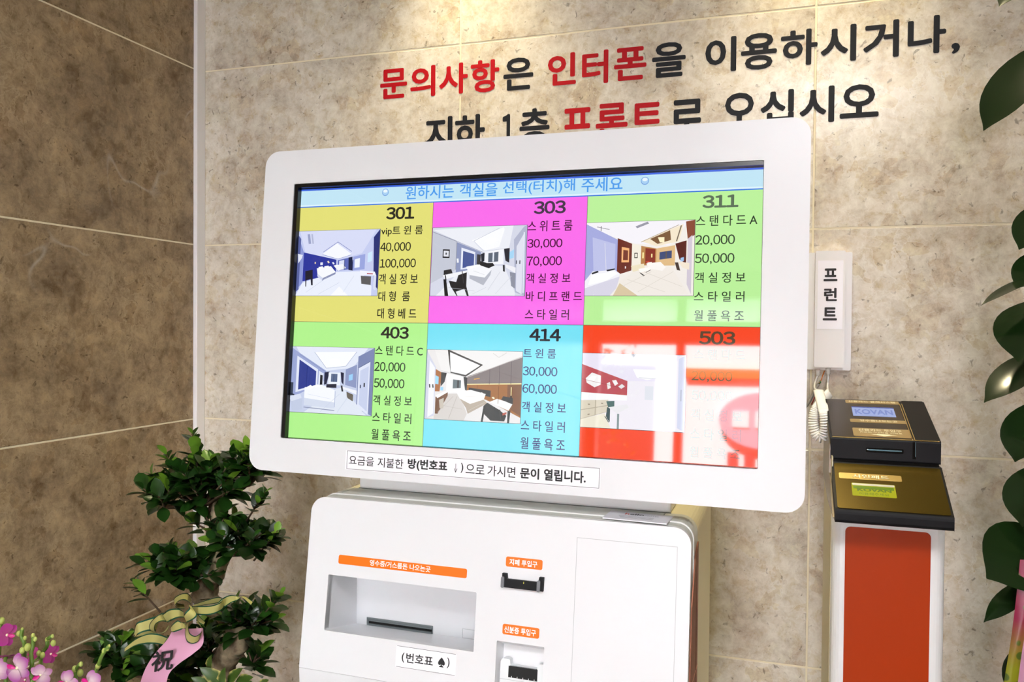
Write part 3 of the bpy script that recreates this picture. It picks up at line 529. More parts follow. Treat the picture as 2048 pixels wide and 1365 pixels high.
def pic_red():
    return [('F3EEF6', [(0, 0), (1, 0), (1, 1), (0, 1)]), ('ECE6F6', [(0, 0), (.95, 0), (.8, .35), (.45, .36), (0, .15)]), ('C0525A', [(0, .15), (.45, .36), (.45, .55), (0, .53)]), ('F6F4F4', [(.04, .34), (.1, .26), (.19, .3), (.19, .42), (.13, .46), (.05, .4)]), ('F2ECEC', [(.25, .4), (.28, .38), (.29, .46), (.26, .48)]), ('F8F4F4', [(.3, .36), (.34, .35), (.36, .4), (.33, .43)]),
     ('FBFBFD', [(0, .53), (.45, .55), (.45, .62), (0, .63)]), ('DDD4C0', [(0, .64), (.27, .62), (.27, .78), (0, .9)]), ('B8AC98', [(0, .765), (.27, .69), (.27, .7), (0, .775)]), ('B8AC98', [(.14, .63), (.148, .63), (.148, .83), (.14, .84)]), ('54706C', [(.25, .64), (.33, .63), (.33, .71), (.27, .72)]), ('44585A', [(.26, .72), (.29, .72), (.29, .92), (.25, .85)]), ('EDEBEF', [(.27, .72), (.45, .67), (.47, .71), (.36, .8)]), ('F0E9D6', [(0, .9), (.24, .8), (.3, 1), (0, 1)]), ('8A989A', [(.36, .8), (.38, .8), (.38, 1), (.36, 1)]),
     ('FFFFFF', [(.5, .2), (.8, .2), (.74, .3), (.64, .34), (.54, .31)]), ('D8DCF2', [(.93, .05), (1, .0), (1, 1), (.93, .95)]), ('6E6878', [(.47, 0), (.53, .0), (.5, .05)]), ('E4E6EE', [(.62, .42), (.7, .42), (.7, .6), (.62, .6)])]
def ln(c, x0, y0, x1, y1, w=.006):
    dx, dy = x1 - x0, y1 - y0; d = math.hypot(dx, dy); nx, ny = -dy / d * w / 2, dx / d * w / 2
    return (c, [(x0 + nx, y0 + ny), (x1 + nx, y1 + ny), (x1 - nx, y1 - ny), (x0 - nx, y0 - ny)])
# the finer things of each picture: edges of ceilings, pillows, shadows, floor veins, frames
extra = [
 [ln('5C68B0', .34, .33, .51, .18), ln('5C68B0', .51, .18, .68, .33), ln('8C96CC', .33, .37, .52, .44), ln('8C96CC', .68, .38, .52, .44), ln('9AA2C8', .15, .05, .17, .2, .03), ln('B4BAD8', .19, .05, .21, .2, .02), ('FFFFFF', [(.29, .56), (.34, .55), (.35, .58), (.30, .59)]), ('FFFFFF', [(.36, .55), (.41, .54), (.42, .57), (.37, .58)]), ('FFFFFF', [(.48, .535), (.52, .53), (.53, .55), (.49, .555)]),
  ('8890B4', [(.34, .77), (.35, .73), (.5, .64), (.5, .67)]), ln('C2C8E0', .15, .95, .40, .72, .004), ln('C2C8E0', .3, .98, .55, .8, .004), ln('CCD2E6', .6, .95, .72, .7, .004), ln('F4E4C4', .4, .47, .415, .5, .02), ln('E9EDFA', .46, .49, .475, .52, .02), ln('3A4484', .70, .46, .70, .6, .008), ln('2A3060', .60, .455, .60, .6, .006), ('5A64A0', [(.02, .05), (.06, .12), (.06, .9), (.02, .95)]), ('E4E8F8', [(.03, .35), (.09, .37), (.08, .42), (.04, .5)])],
 [ln('9296AC', .0, .06, .27, .21, .008), ln('A4A8BC', .27, .21, .57, .385, .006), ln('C8CCDC', .56, .36, .77, .33, .006), ln('C0C4D6', .45, .21, .72, .03, .006), ln('C8CCE0', .56, .36, .45, .21, .006), ('FFFFFF', [(.41, .58), (.46, .56), (.49, .59), (.43, .61)]), ('FFFFFF', [(.47, .56), (.52, .55), (.54, .57), (.50, .59)]), ln('D0D2DC', .46, .64, .58, .70, .004), ln('C4C6D2', .2, .88, .48, .93, .004), ln('C8CAD6', .62, .92, .74, .66, .004), ln('C8CAD6', .45, .98, .6, .88, .004), ln('D0D2DC', .7, .97, .86, .72, .004),
  ln('5E6070', .905, .5, .905, .55, .012), ln('5E6070', .94, .5, .94, .55, .012), ln('2E2E34', .16, .70, .17, .78, .012), ln('3A3A40', .34, .64, .36, .82, .008), ln('F2F4FA', .285, .46, .29, .52, .02), ln('8E92A2', .27, .22, .27, .62, .006), ln('E8ECFA', .975, .1, .985, .96, .012)],
 [ln('5A5660', .10, .06, .22, .10, .006), ln('5A5660', .14, .12, .14, .05, .006), ln('B8A890', .52, .28, .86, .06, .008), ln('6A5A4A', .84, .28, .88, .07, .01), ln('9A9AA8', .47, .08, .58, .02, .03), ln('D8D0C6', .4, .78, .75, .95, .004), ln('D8D0C6', .55, .68, .9, .88, .004), ln('D8D0C6', .5, .95, .82, .68, .004), ln('D8D0C6', .35, .88, .62, .68, .004), ln('3A3430', .46, .43, .49, .43, .012), ln('3A3430', .46, .49, .49, .49, .012), ln('3A3430', .462, .43, .462, .49, .006), ln('3A3430', .488, .43, .488, .49, .006), ln('F8E8A0', .54, .42, .54, .5, .014), ln('F8E8A0', .62, .44, .62, .49, .012), ('FFF8F0', [(.58, .56), (.62, .55), (.63, .58), (.59, .59)]), ('C8452E', [(.565, .54), (.6, .535), (.6, .555), (.57, .56)]), ln('2E2A2C', .57, .69, .615, .655, .006), ln('2E2A2C', .52, .70, .56, .73, .006), ln('F6F2F0', .375, .62, .385, .62, .03), ln('DCDCEC', .18, .28, .2, .66, .006)],
 [ln('A8B2D2', .30, .08, .45, .32, .006), ln('A8B2D2', .45, .32, .68, .28, .006), ln('A8B2D2', .68, .28, .80, .06, .006), ln('8894C0', .12, .12, .45, .38, .008), ln('1F2C74', .22, .28, .22, .62, .004), ('FFFFFF', [(.21, .63), (.27, .58), (.31, .61), (.26, .66)]), ('FFFFFF', [(.3, .59), (.36, .57), (.39, .60), (.33, .62)]), ln('D2DAEE', .24, .72, .52, .78, .004), ln('C4CEE4', .4, .98, .62, .7, .004), ln('C4CEE4', .6, .98, .72, .74, .004), ln('8A94B4', .2, .92, .57, .95, .012), ln('3A4260', .86, .55, .86, .6, .012), ln('5E6A92', .83, .3, .96, .2, .008), ln('2A3040', .02, .72, .08, .74, .02), ln('32405E', .545, .40, .545, .52, .005), ln('2A2A36', .64, .57, .655, .66, .02), ln('B8C2DE', .57, .9, .57, .66, .008)],
 [ln('C8C6C8', .16, .3, .44, .385, .006), ln('C4BCB8', .44, .385, 1, .07, .008), ('FFFFFF', [(.43, .58), (.5, .565), (.53, .59), (.45, .61)]), ln('C8C0B6', .46, .86, .64, .72, .006), ln('E8E4E0', .42, .66, .6, .64, .004), ln('B8B0AA', .14, .9, .3, .66, .004), ln('B8B0AA', .26, .98, .34, .66, .004), ln('B8B0AA', .2, .8, .4, .84, .004), ln('F8E8A0', .9, .5, .9, .62, .008), ln('1C1A1A', .9, .62, .9, .66, .014), ln('FFF4D0', .71, .65, .73, .67, .02), ln('2A2C30', .04, .5, .045, .55, .014), ln('2A2C30', .075, .5, .08, .55, .014), ln('7A4A20', .77, .49, .77, .74, .005), ln('7A4A20', .55, .49, .55, .55, .004), ln('2A2A2C', .79, .82, .81, .98, .012), ln('D8D6D4', .7, .03, .76, .09, .008), ln('D8D6D4', .76, .09, .84, .02, .008), ln('9AD4F8', .16, .56, .19, .56, .05)],
 [ln('9A3A44', .0, .35, .45, .47, .004), ('FFFFFF', [(.06, .36), (.1, .30), (.15, .31), (.12, .38)]), ln('E8E4E6', .38, .42, .41, .45, .05), ln('C4B8A2', .0, .89, .26, .78, .006), ln('3A4A4A', .24, .84, .28, .92, .008), ln('8A7E6A', .07, .69, .09, .69, .012), ln('8A7E6A', .07, .83, .09, .82, .012), ln('8A7E6A', .2, .67, .22, .67, .012), ln('B8BCCE', .96, .45, .96, .6, .01), ln('C8C8D8', .56, .31, .74, .32, .006)],
]
pics = [pic_blue, pic_white, pic_wood, pic_blue2, pic_brown, pic_red]
for (col, bx, ph, numc, txc, lines), pf, ex in zip(cells, pics, extra):
    ce = flat('room_tile', MON, rect(*bx), SW + .0002, scr(col), screen)
    mb = MB(); g = scr('4C5A50')
    mb.prism(MON, rect(bx[0], bx[0] + .0006, bx[2], bx[3]), SW + .0003, SW + .0003, g); mb.prism(MON, rect(bx[0], bx[1], bx[3] - .0006, bx[3]), SW + .0003, SW + .0003, g) if bx[3] == vM else None
    for i, (tx, l, r, tp, bt) in enumerate(lines):
        mx, my = (l + r) / 2, (tp + bt) / 2
        tb = MB(); tb.text(MON, tx, (U(l, my), U(r, my), Vv(mx, bt), Vv(mx, tp)), scr(numc if i == 0 else txc), SW + .0005, 0, .030 if i == 0 else .010); obj('room_number' if i == 0 else 'text_line', tb, screen)
    obj('tile_border', mb, screen)
    c4 = [sp(*p) for p in ph]; uu0 = (c4[0][0] + c4[3][0]) / 2; uu1 = (c4[1][0] + c4[2][0]) / 2; vv1 = (c4[0][1] + c4[1][1]) / 2; vv0 = (c4[2][1] + c4[3][1]) / 2
    mb = MB(); mb.prism(MON, rect(uu0 - .0006, uu1 + .0006, vv0 - .0006, vv1 + .0004), SW + .0004, SW + .0004, scr('3A3A44'))
    for k, (c, poly) in enumerate(pf() + ex):
        pp = [(uu0 + x * (uu1 - uu0), vv1 - y * (vv1 - vv0)) for x, y in poly]
        if sum(pp[i][0] * pp[(i + 1) % len(pp)][1] - pp[(i + 1) % len(pp)][0] * pp[i][1] for i in range(len(pp))) < 0: pp.reverse()
        mb.prism(MON, pp, SW + .0005 + k * .000015, SW + .0005 + k * .000015, scr(c))
    obj('room_photo', mb, screen)
# paper notice under the screen
mb = MB(); mb.prism(MON, rect(-.2375, .1520, -.2395, -.2110), 0, .0003, M_PAPER); pn = obj('paper_notice', mb, kiosk, label='long white paper strip with a line of black lettering')
mb = MB()
for q in joint(-.2348, .1506, -.2387, -.2114, .0006): mb.prism(MON, q, .0003, .0005, M_GREYINK)
A = lambda x, y: (480 + x / 2.815, 880 + y / 2.815); Bq = lambda x, y: (960 + x / 2.935, 900 + y / 2.935)
for tx, C, l, r, tp, bt, bo in (('요금을', A, (614, 118), (755, 130), (685, 93), (685, 145), .004), ('지불한', A, (776, 130), (920, 135), (850, 105), (850, 160), .004), ('방(번호표', A, (945, 140), (1168, 150), (1060, 113), (1060, 180), .03), ('↓', A, (1206, 160), (1224, 160), (1215, 135), (1215, 187), .0), (')', A, (1244, 160), (1258, 160), (1250, 130), (1250, 187), .02), ('으로', A, (1272, 165), (1378, 165), (1325, 140), (1325, 192), .004),
    ('가시면', Bq, (45, 125), (208, 130), (125, 97), (125, 160), .004), ('문이', Bq, (236, 135), (348, 140), (290, 108), (290, 172), .03), ('열립니다.', Bq, (376, 145), (622, 165), (500, 120), (500, 190), .03)):
    mb.text(MON, tx, fit(MONW, C(*l), C(*r), C(*tp), C(*bt)), M_INK, .0005, 0, bo)
obj('lettering', mb, pn)
mb = MB(); mb.box(Z, -.2455, .2425, -.4305, -.28, 1.1602, 1.26, M_WHITE2); obj('neck', mb, kiosk, .004)
mb = MB(); mb.box(Z, -.2455, .2425, -.4315, -.4300, 1.1612, 1.1622, mat('shadow_gap', '6C706C', .7)); obj('neck_joint', mb, kiosk)

# business card lying on the deck
cl = [kt.inverted() @ at_ for at_ in []]
t = thing('business_card', 'small white business card lying on the kiosk ledge', 'card', tuple(kt @ Vector((.205, -.478, 1.1622))), yaw)
CF = frame((0, 0, 0), (.9985, -.055, 0), (.055, .9985, 0))
mb = MB(); mb.box(CF, -.043, .043, -.0225, .0225, 0, .0016, mat('card_stock', 'E4E4EA', .5)); obj('card', mb, t)
mb = MB(); mb.text(CF, 'h', (-.020, -.014, .0055, .0150), mat('red_print', 'D8483C', .5), .0018, 0, .02); mb.text(CF, 'ello', (-.0132, .0065, .0055, .0150), M_GREYINK, .0018, 0, .03)
mb.text(CF, 'HOTEL', (.0080, .0270, .0060, .0125), mat('pale_print', 'A8A8B0', .5), .0018, 0, .0)
for k in range(3): mb.box(CF, -.026 + .002 * k, .022, -.0030 - .005 * k, -.0012 - .005 * k, .0016, .0018, MATS['pale_print'])
obj('lettering', mb, t)

# ------------------------------------------------------------------ wall phone
PX = 1.3595
t = thing('wall_phone', 'white wall intercom phone with a coiled cord, right of the monitor', 'telephone', (PX, 0, 1.45))
PF = Matrix.Translation((-PX, 0, -1.45)) @ WALL
mb = MB(); mb.prism(PF, rrect(1.3223, 1.3955, 1.3455, 1.5555, .003, 4), .001, .014, M_WHITE2); obj('base_plate', mb, t, .0015)
mb = MB(); mb.prism(PF, rrect(1.3332, 1.3825, 1.3512, 1.5562, .003, 4), .014, .040, M_WHITE2); hs = obj('handset', mb, t, .003, seg=3)
mb = MB(); mb.box(PF, 1.3345, 1.3815, 1.4170, 1.4173, .0399, .0403, M_LINE); obj('handset_joint', mb, hs)
PW = WALL
q = lambda x, y: on(PW, 1580 + x / 3.033, 470 + y / 3.033, .0405)
mb = MB(); a, b_ = q(170, 157), q(318, 572); mb.prism(PF, rect(a[0], b_[0], b_[1], a[1]), .040, .0403, mat('label_paper', 'F4F4FC', .35)); lb = obj('paper_label', mb, hs)
mb = MB()
for ch, l, r, tp, bt in (('프', (204, 240), (288, 240), (246, 204), (246, 282)), ('런', (206, 360), (285, 360), (246, 322), (246, 402)), ('트', (199, 480), (285, 480), (246, 440), (246, 520))):
    mb.text(PF, ch, (q(*l)[0], q(*r)[0], q(*bt)[1], q(*tp)[1]), M_INK, .0405, 0, .034)
obj('lettering', mb, lb)
# cord
M_CORD = mat('white_cord', 'F4F4F4', .35)
pxp = lambda x, y, yy: at(1580 + x / 3.033, 470 + y / 3.033, yy) - Vector((PX, 0, 1.45))
def spline(ps, n):
    o = []; ps = [Vector(p) for p in ps]; e = [ps[0] * 2 - ps[1]] + ps + [ps[-1] * 2 - ps[-2]]
    for i in range(1, len(e) - 2):
        for k in range(n):
            u = k / n; a, b, c, d = e[i - 1:i + 3]
            o.append(.5 * (2 * b + (c - a) * u + (2 * a - 5 * b + 4 * c - d) * u * u + (3 * b - a - 3 * c + d) * u ** 3))
    return o + [ps[-1]]
path = spline([pxp(172, 945, -.10), pxp(188, 1000, -.18), pxp(206, 1070, -.235), pxp(216, 1140, -.25), pxp(212, 1195, -.25), pxp(188, 1232, -.245), pxp(156, 1205, -.235), pxp(143, 1145, -.225), pxp(150, 1080, -.21), pxp(178, 1030, -.18), pxp(213, 990, -.13), pxp(240, 960, -.09)], 14)
L_ = [0]
for i in range(1, len(path)): L_.append(L_[-1] + (path[i] - path[i - 1]).length)
turns = 84; hel = []
NN = turns * 12
import bisect
for k in range(NN + 1):
    s = L_[-1] * k / NN; i = min(max(bisect.bisect(L_, s) - 1, 0), len(path) - 2); f = (s - L_[i]) / max(1e-9, L_[i + 1] - L_[i]); p = path[i].lerp(path[i + 1], f)
    d = (path[i + 1] - path[i]).normalized(); nx = Vector((0, 1, 0)); ny = d.cross(nx).normalized(); a = 2 * math.pi * turns * k / NN
    hel.append(p + nx * math.cos(a) * .0068 + ny * math.sin(a) * .0068)
mb = MB(); mb.tube(hel, .0015, M_CORD, 6)
mb.tube(spline([pxp(168, 820, -.022), pxp(165, 860, -.022), pxp(150, 905, -.045), pxp(152, 935, -.085), hel[0]], 6), .0018, M_WHITE2, 6)
mb.tube(spline([pxp(231, 815, -.028), pxp(232, 870, -.026), pxp(228, 930, -.05), pxp(238, 965, -.08), hel[-1]], 6), .0018, M_WHITE2, 6)
obj('coiled_cord', mb, t)
for (x, y0, yy) in ((168, 815, -.022), (231, 808, -.028)):
    mb = MB(); a = pxp(x, y0, yy); b_ = pxp(x + 2, y0 + 42, yy); mb.tube([a, a.lerp(b_, .4), a.lerp(b_, .45), a.lerp(b_, .7), a.lerp(b_, .75), b_], [.004, .004, .0032, .0038, .003, .0028], M_WHITE2, 8); obj('strain_relief', mb, t)
mb = MB(); mb.tube([pxp(95, 1045, -.006), pxp(120, 1010, -.007), pxp(150, 945, -.007), pxp(172, 905, -.008)], .0025, mat('grey_cable', 'A9A6A0', .5), 6)
mb.tube([pxp(172, 905, -.008), pxp(185, 890, -.009), pxp(210, 825, -.01)], .001, mat('orange_wire', 'E8852A', .5), 5); mb.tube([pxp(172, 905, -.008), pxp(192, 862, -.009), pxp(214, 845, -.01)], .001, mat('white_wire', 'E6E2DC', .5), 5)
mb.tube([pxp(172, 905, -.008), pxp(186, 898, -.011), pxp(182, 885, -.012)], .001, mat('green_wire', '2E7A3C', .5), 5); mb.tube([pxp(130, 1030, -.008), pxp(140, 1010, -.01), pxp(150, 985, -.01)], .0012, mat('red_wire', 'A8402E', .5), 5)
obj('bare_wires', mb, t)

# ------------------------------------------------------------------ card terminal on its pedestal
TX0, TX1 = 1.3465, 1.4878; TC = (TX0 + TX1) / 2
t = thing('card_terminal', 'black card payment terminal on a white pedestal with an orange front panel', 'payment terminal', (TC, -.27, 0))
TT = Matrix.Translation((-TC, .27, 0))
FR = frame((0, 0, 0), (1, 0, 0), (0, 1, 0))
mb = MB(); mb.prism(TT @ FR, rrect(TX0, TX1, -.372, -.171, .014, 6, (1, 0, 0, 1)), .02, 1.19, M_WHITE2); obj('pedestal', mb, t)
mb = MB(); mb.prism(TT @ frame((0, -.3705, 0), (1, 0, 0), (0, 0, 1)), rrect(1.3632, 1.4690, .12, 1.1487, .007, 5), 0, .0022, M_ORANGE2); obj('orange_panel', mb, t, .0005)
mb = MB(); mb.box(TT, TX0 + .0 , TX0 + .022, -.3545, -.1705, .02, 1.1895, M_WARMED)
mb = MB(); mb.box(TT, TX0 - .0006, TX0 + .001, -.352, -.1725, .02, 1.24, mat('warm_lit_side', 'CFC6A8', .45)); obj('side_tint', mb, t)  # thin sheet putting the dim yellow light on the pedestal's side into colour
mb = MB(); mb.box(TT, TX1 - .002, TX1 + .006, -.30, -.26, .3, .985, M_BLACK); obj('rear_bracket', mb, t, .002)
mb = MB(); mb.box(TT, TC - .1, TC + .1, -.40, -.12, 0, .02, M_GREY); obj('foot_plate', mb, t, .003)
hx0, hx1 = 1.3450, 1.4855
SD = frame((0, 0, 0), (0, 1, 0), (0, 0, 1))              # u=Y v=Z w=X
def xprism(poly, x0, x1, m):
    mb = MB(); mb.prism(TT @ SD, poly, x0, x1, m); return mb
low = xprism([(-.432, 1.1655), (-.432, 1.1825), (-.343, 1.2315), (-.172, 1.2315), (-.172, 1.2), (-.34, 1.1655)], hx0 + .001, hx1, M_BLACK); hd = obj('lower_head', low, t, .0045, seg=3)
upr = xprism([(-.336, 1.2345), (-.336, 1.2655), (-.19, 1.3085), (-.176, 1.2975), (-.176, 1.2345)], hx0, hx1, M_BLACK); ud = obj('upper_head', upr, t, .0022)
mb = xprism([(-.340, 1.227), (-.34, 1.2355), (-.18, 1.2355), (-.18, 1.227)], hx0 + .003, hx1 - .003, M_GLOSS); obj('neck_joint', mb, t)
mb = xprism([(-.42, 1.17), (-.335, 1.215), (-.33, 1.255), (-.19, 1.298), (-.178, 1.29), (-.178, 1.19), (-.3, 1.17)], hx0 - .0012, hx0 + .002, mat('reflected_brown_side', '6E6252', .25, .3)); obj('side_cheek', mb, t)  # glossy black side; brown of the reflected wall put into its colour
# faces of the two sloped plates
LF = frame((0, -.432, 1.1825), (1, 0, 0), (0, .089, .049)); LFt = TT @ LF
UF = frame((0, -.336, 1.2655), (1, 0, 0), (0, .146, .043)); UFt = TT @ UF
GB = mat('brass_plate', 'C9AE6C', .22, .75); GBl = mat('pale_brass_plate', 'B39A68', .28, .6); M_GT = mat('pale_gold_print', 'F2E8C2', .4)
BR = mat('bronze_gloss', '564610', .2, .7, .5); BR2 = mat('dark_bronze_gloss', '3A3126', .18, .4, .4)
mb = MB(); mb.prism(LFt, rrect(hx0 + .004, hx1 - .003, .004, .0985, .003, 4), 0, .0008, BR); lp = obj('lower_face', mb, hd)
mb = MB(); mb.prism(UFt, rrect(hx0 + .002, hx0 + .1040, .003, .149, .002, 4), 0, .0008, BR2); up_ = obj('upper_face', mb, ud)
mb = MB(); mb.prism(UFt, rrect(hx0 + .1085, hx1 - .002, .001, .149, .002, 4), 0, .0016, M_BLACK); obj('swipe_rail', mb, ud)
mb = MB(); mb.box(UFt, hx0 + .1042, hx0 + .1052, .0, .135, .0008, .0020, GB); mb.box(UFt, hx0 + .1072, hx0 + .1082, .0, .135, .0008, .0020, GB); mb.box(UFt, hx0 + .1050, hx0 + .1074, .0, .135, .0, .0004, M_DARK); obj('swipe_slot', mb, ud)
mb = MB(); mb.box(UFt, hx0 + .002, hx1 - .002, -.0004, .0012, .0004, .0012, GB); obj('gold_edge', mb, ud)
T5 = lambda x, y: (1600 + x / 4.266, 760 + y / 4.266)
def plate(TW, TP, tl, br, m, par, r=.002, name='label_plate', w=.0012):
    a = on(TW, *T5(*tl), w); b_ = on(TW, *T5(*br), w); mb = MB(); mb.prism(TP, rrect(a[0], b_[0], b_[1], a[1], r, 4), w - .0006, w, m); return obj(name, mb, par), (a[0], b_[0], b_[1], a[1])
def inner(bx, l, r, b_, tp): return (bx[0] + (bx[1] - bx[0]) * l, bx[0] + (bx[1] - bx[0]) * r, bx[2] + (bx[3] - bx[2]) * b_, bx[2] + (bx[3] - bx[2]) * tp)
p1, bx = plate(UF, UFt, (385, 172), (848, 212), GBl, up_); mb = MB(); mb.text(UFt, '신용카드 결제시스템', inner(bx, .05, .93, .22, .8), M_GT, .0014, 0, .03); obj('lettering', mb, up_)
p2, bx = plate(UF, UFt, (425, 332), (915, 378), GBl, up_); mb = MB(); mb.text(UFt, '영수증나오는곳', inner(bx, .17, .84, .2, .82), M_GT, .0014, 0, .03); obj('lettering', mb, up_)
p3, bx = plate(UF, UFt, (445, 408), (955, 500), GBl, up_); mb = MB(); mb.text(UFt, '신용카드 투입구', inner(bx, .10, .86, .60, .90), M_GT, .0014, 0, .03); mb.text(UFt, '카드마그네틱을 아래로', inner(bx, .12, .86, .38, .55), M_GT, .0014, 0, .02)
A_ = inner(bx, .3, .76, .06, .32); cx = (A_[0] + A_[1]) / 2; d_ = (A_[1] - A_[0]); mb.prism(UFt, [(cx, A_[2]), (A_[1], A_[2] + .006), (cx + d_ * .25, A_[2] + .006), (cx + d_ * .25, A_[3]), (cx - d_ * .25, A_[3]), (cx - d_ * .25, A_[2] + .006), (A_[0], A_[2] + .006)], .0014, .0014, M_GT); obj('lettering', mb, up_)
p4, bx = plate(UF, UFt, (438, 228), (822, 320), mat('blue_display', 'A9BCF2', .15, 0, .5, emit=.75), up_, .0004, 'display', .001); mb = MB(); mb.text(UFt, 'KOVAN', inner(bx, .06, .95, .2, .72), mat('blue_display_ink', '8098E2', .2, emit=.7), .0012, 0, .03)
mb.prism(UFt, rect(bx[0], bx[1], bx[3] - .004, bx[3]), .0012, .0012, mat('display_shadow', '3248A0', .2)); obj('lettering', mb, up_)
p5, bx = plate(LF, LFt, (330, 790), (872, 872), GB, lp); mb = MB(); mb.text(LFt, '사인패드', inner(bx, .22, .8, .22, .8), M_GT, .0014, 0, .02); obj('lettering', mb, lp)
p6, bx = plate(LF, LFt, (437, 878), (828, 1012), mat('yellow_display', 'C8C81A', .12, 0, .6, emit=.72), lp, .0015, 'display', .001)
mb = MB(); mb.text(LFt, 'KOVAN', inner(bx, .12, .9, .36, .60), mat('green_display_ink', '7C962A', .2, emit=.6), .0012, 0, .04); mb.text(LFt, '이용해주세요', inner(bx, .16, .84, .08, .28), MATS['green_display_ink'], .0012, 0, .0)
mb.prism(LFt, rect(bx[0] + .002, bx[1] - .002, bx[3] - .012, bx[3] - .006), .0012, .0012, mat('display_green_band', '5E7E10', .2)); mb.prism(LFt, rect(bx[0] + .001, bx[1] - .001, bx[3] - .005, bx[3] - .001), .0012, .0014, mat('display_rim', 'D8D8CC', .2, .5)); obj('lettering', mb, lp)
FF = frame((0, -.336, 0), (1, 0, 0), (0, 0, 1)); a = on(FF, *T5(562, 578)); b_ = on(FF, *T5(882, 632))
mb = MB(); mb.prism(TT @ FF, rrect(a[0], b_[0], b_[1], a[1], .0012, 3), 0, .0012, M_GLOSS, holes=[rect(a[0] + .003, b_[0] - .002, b_[1] + .0025, a[1] - .002)]); mb.box(TT @ FF, a[0] + .003, b_[0] - .002, (a[1] + b_[1]) / 2 - .0008, (a[1] + b_[1]) / 2 + .0016, 0, .001, mat('blue_steel', '5E7E86', .25, .6)); mb.box(TT @ FF, a[0] + .0012, a[0] + .003, b_[1] + .003, a[1] - .002, .0004, .0014, mat('silver_tip', 'E2E8EA', .2, .5)); obj('card_slot', mb, ud)
mb = MB(); u0 = hx0 + .1050; mb.box(TT @ FF, u0, u0 + .0045, 1.2405, 1.2640, .0, .0006, M_GLOSS); mb.box(TT @ FF, u0 + .0034, u0 + .0040, 1.2440, 1.2640, .0006, .0010, MATS['blue_steel']); obj('swipe_slot_front', mb, ud)

# ------------------------------------------------------------------ plants
def leafmat(name, base, young, gloss=.28, spec=.5):
    m = mat(name, base, gloss, 0, spec); n, l, b = nodes(m); oi = n.new('ShaderNodeObjectInfo'); r = n.new('ShaderNodeValToRGB')
    r.color_ramp.elements[0].color = lin(base); r.color_ramp.elements[1].color = lin(young); l.new(oi.outputs['Random'], r.inputs[0]); l.new(r.outputs[0], b.inputs['Base Color']); return m
M_LF = leafmat('ficus_leaf', '122A0C', '264C16'); M_LY = leafmat('young_ficus_leaf', '477422', '76A030', .3); M_TW = mat('twig_bark', '4A3826', .8); M_TRK = mat('ficus_bark', '7A6A54', .85)
n_, l_, b_ = nodes(M_TRK); nz = n_.new('ShaderNodeTexNoise'); nz.inputs['Scale'].default_value = 40; nz.inputs['Detail'].default_value = 6; rp = n_.new('ShaderNodeValToRGB'); rp.color_ramp.elements[0].color = lin('3E3020'); rp.color_ramp.elements[0].position = .35; rp.color_ramp.elements[1].color = lin('98886C'); rp.color_ramp.elements[1].position = .65
tc = n_.new('ShaderNodeTexCoord'); l_.new(tc.outputs['Object'], nz.inputs['Vector']); l_.new(nz.outputs[0], rp.inputs[0]); l_.new(rp.outputs[0], b_.inputs['Base Color']); bp = n_.new('ShaderNodeBump'); bp.inputs['Distance'].default_value = .004; l_.new(nz.outputs[0], bp.inputs['Height']); l_.new(bp.outputs[0], b_.inputs['Normal'])
def leaf_geo(width=.29, fold=.10, droop=.12, rows=((0, .05), (.18, .55), (.42, .95), (.66, 1.), (.86, .62), (1, .04))):
    vs = []; fs = []
    for t_, wd in rows:
        z = -droop * t_ * t_; a = width * wd
        vs += [(-a, t_, z + fold * wd), (0, t_, z), (a, t_, z + fold * wd)]
    for i in range(len(rows) - 1):
        for k in (0, 1): fs.append((3 * i + k, 3 * i + k + 1, 3 * i + k + 4, 3 * i + k + 3))
    return vs, fs
def leaf_mesh(name, m, **k):
    mb = MB(); v, f = leaf_geo(**k); mb.add(v, f, m, None, True); return mb.mesh(name)
FIC = [leaf_mesh('leaf', M_LF, width=.34, fold=.06, droop=.10), leaf_mesh('leaf', M_LF, width=.31, fold=.10, droop=.16), leaf_mesh('leaf', M_LY, width=.30, fold=.07, droop=.06)]
def leaf_frame(p, d, up, ln):
    d = d.normalized(); x = d.cross(up)
    if x.length < 1e-3: x = Vector((1, 0, 0))
    x.normalize(); z = x.cross(d)
    return Matrix(((x.x * ln, d.x * ln, z.x * ln, p.x), (x.y * ln, d.y * ln, z.y * ln, p.y), (x.z * ln, d.z * ln, z.z * ln, p.z), (0, 0, 0, 1)))
rng = random.Random(11)
def whorl(tip, axis, n, ln, young=.25):
    o = []; axis = axis.normalized(); a0 = rng.random() * 6.28; s1 = axis.orthogonal().normalized(); s2 = axis.cross(s1)
    for k in range(n):
        a = a0 + k * 2.4; back = k * .006; side = s1 * math.cos(a) + s2 * math.sin(a); op = .45 + .12 * k
        d = axis * math.cos(op) + side * math.sin(op) + Vector((0, 0, -.12)); l_ = ln * (.6 if k == 0 else .8 + .3 * rng.random())
        o.append((tip - axis * back, d, axis * .8 + Vector((0, 0, .6)) + side * .1, l_, 2 if (k < 2 and rng.random() < young) else rng.choice((0, 0, 1))))
    return o
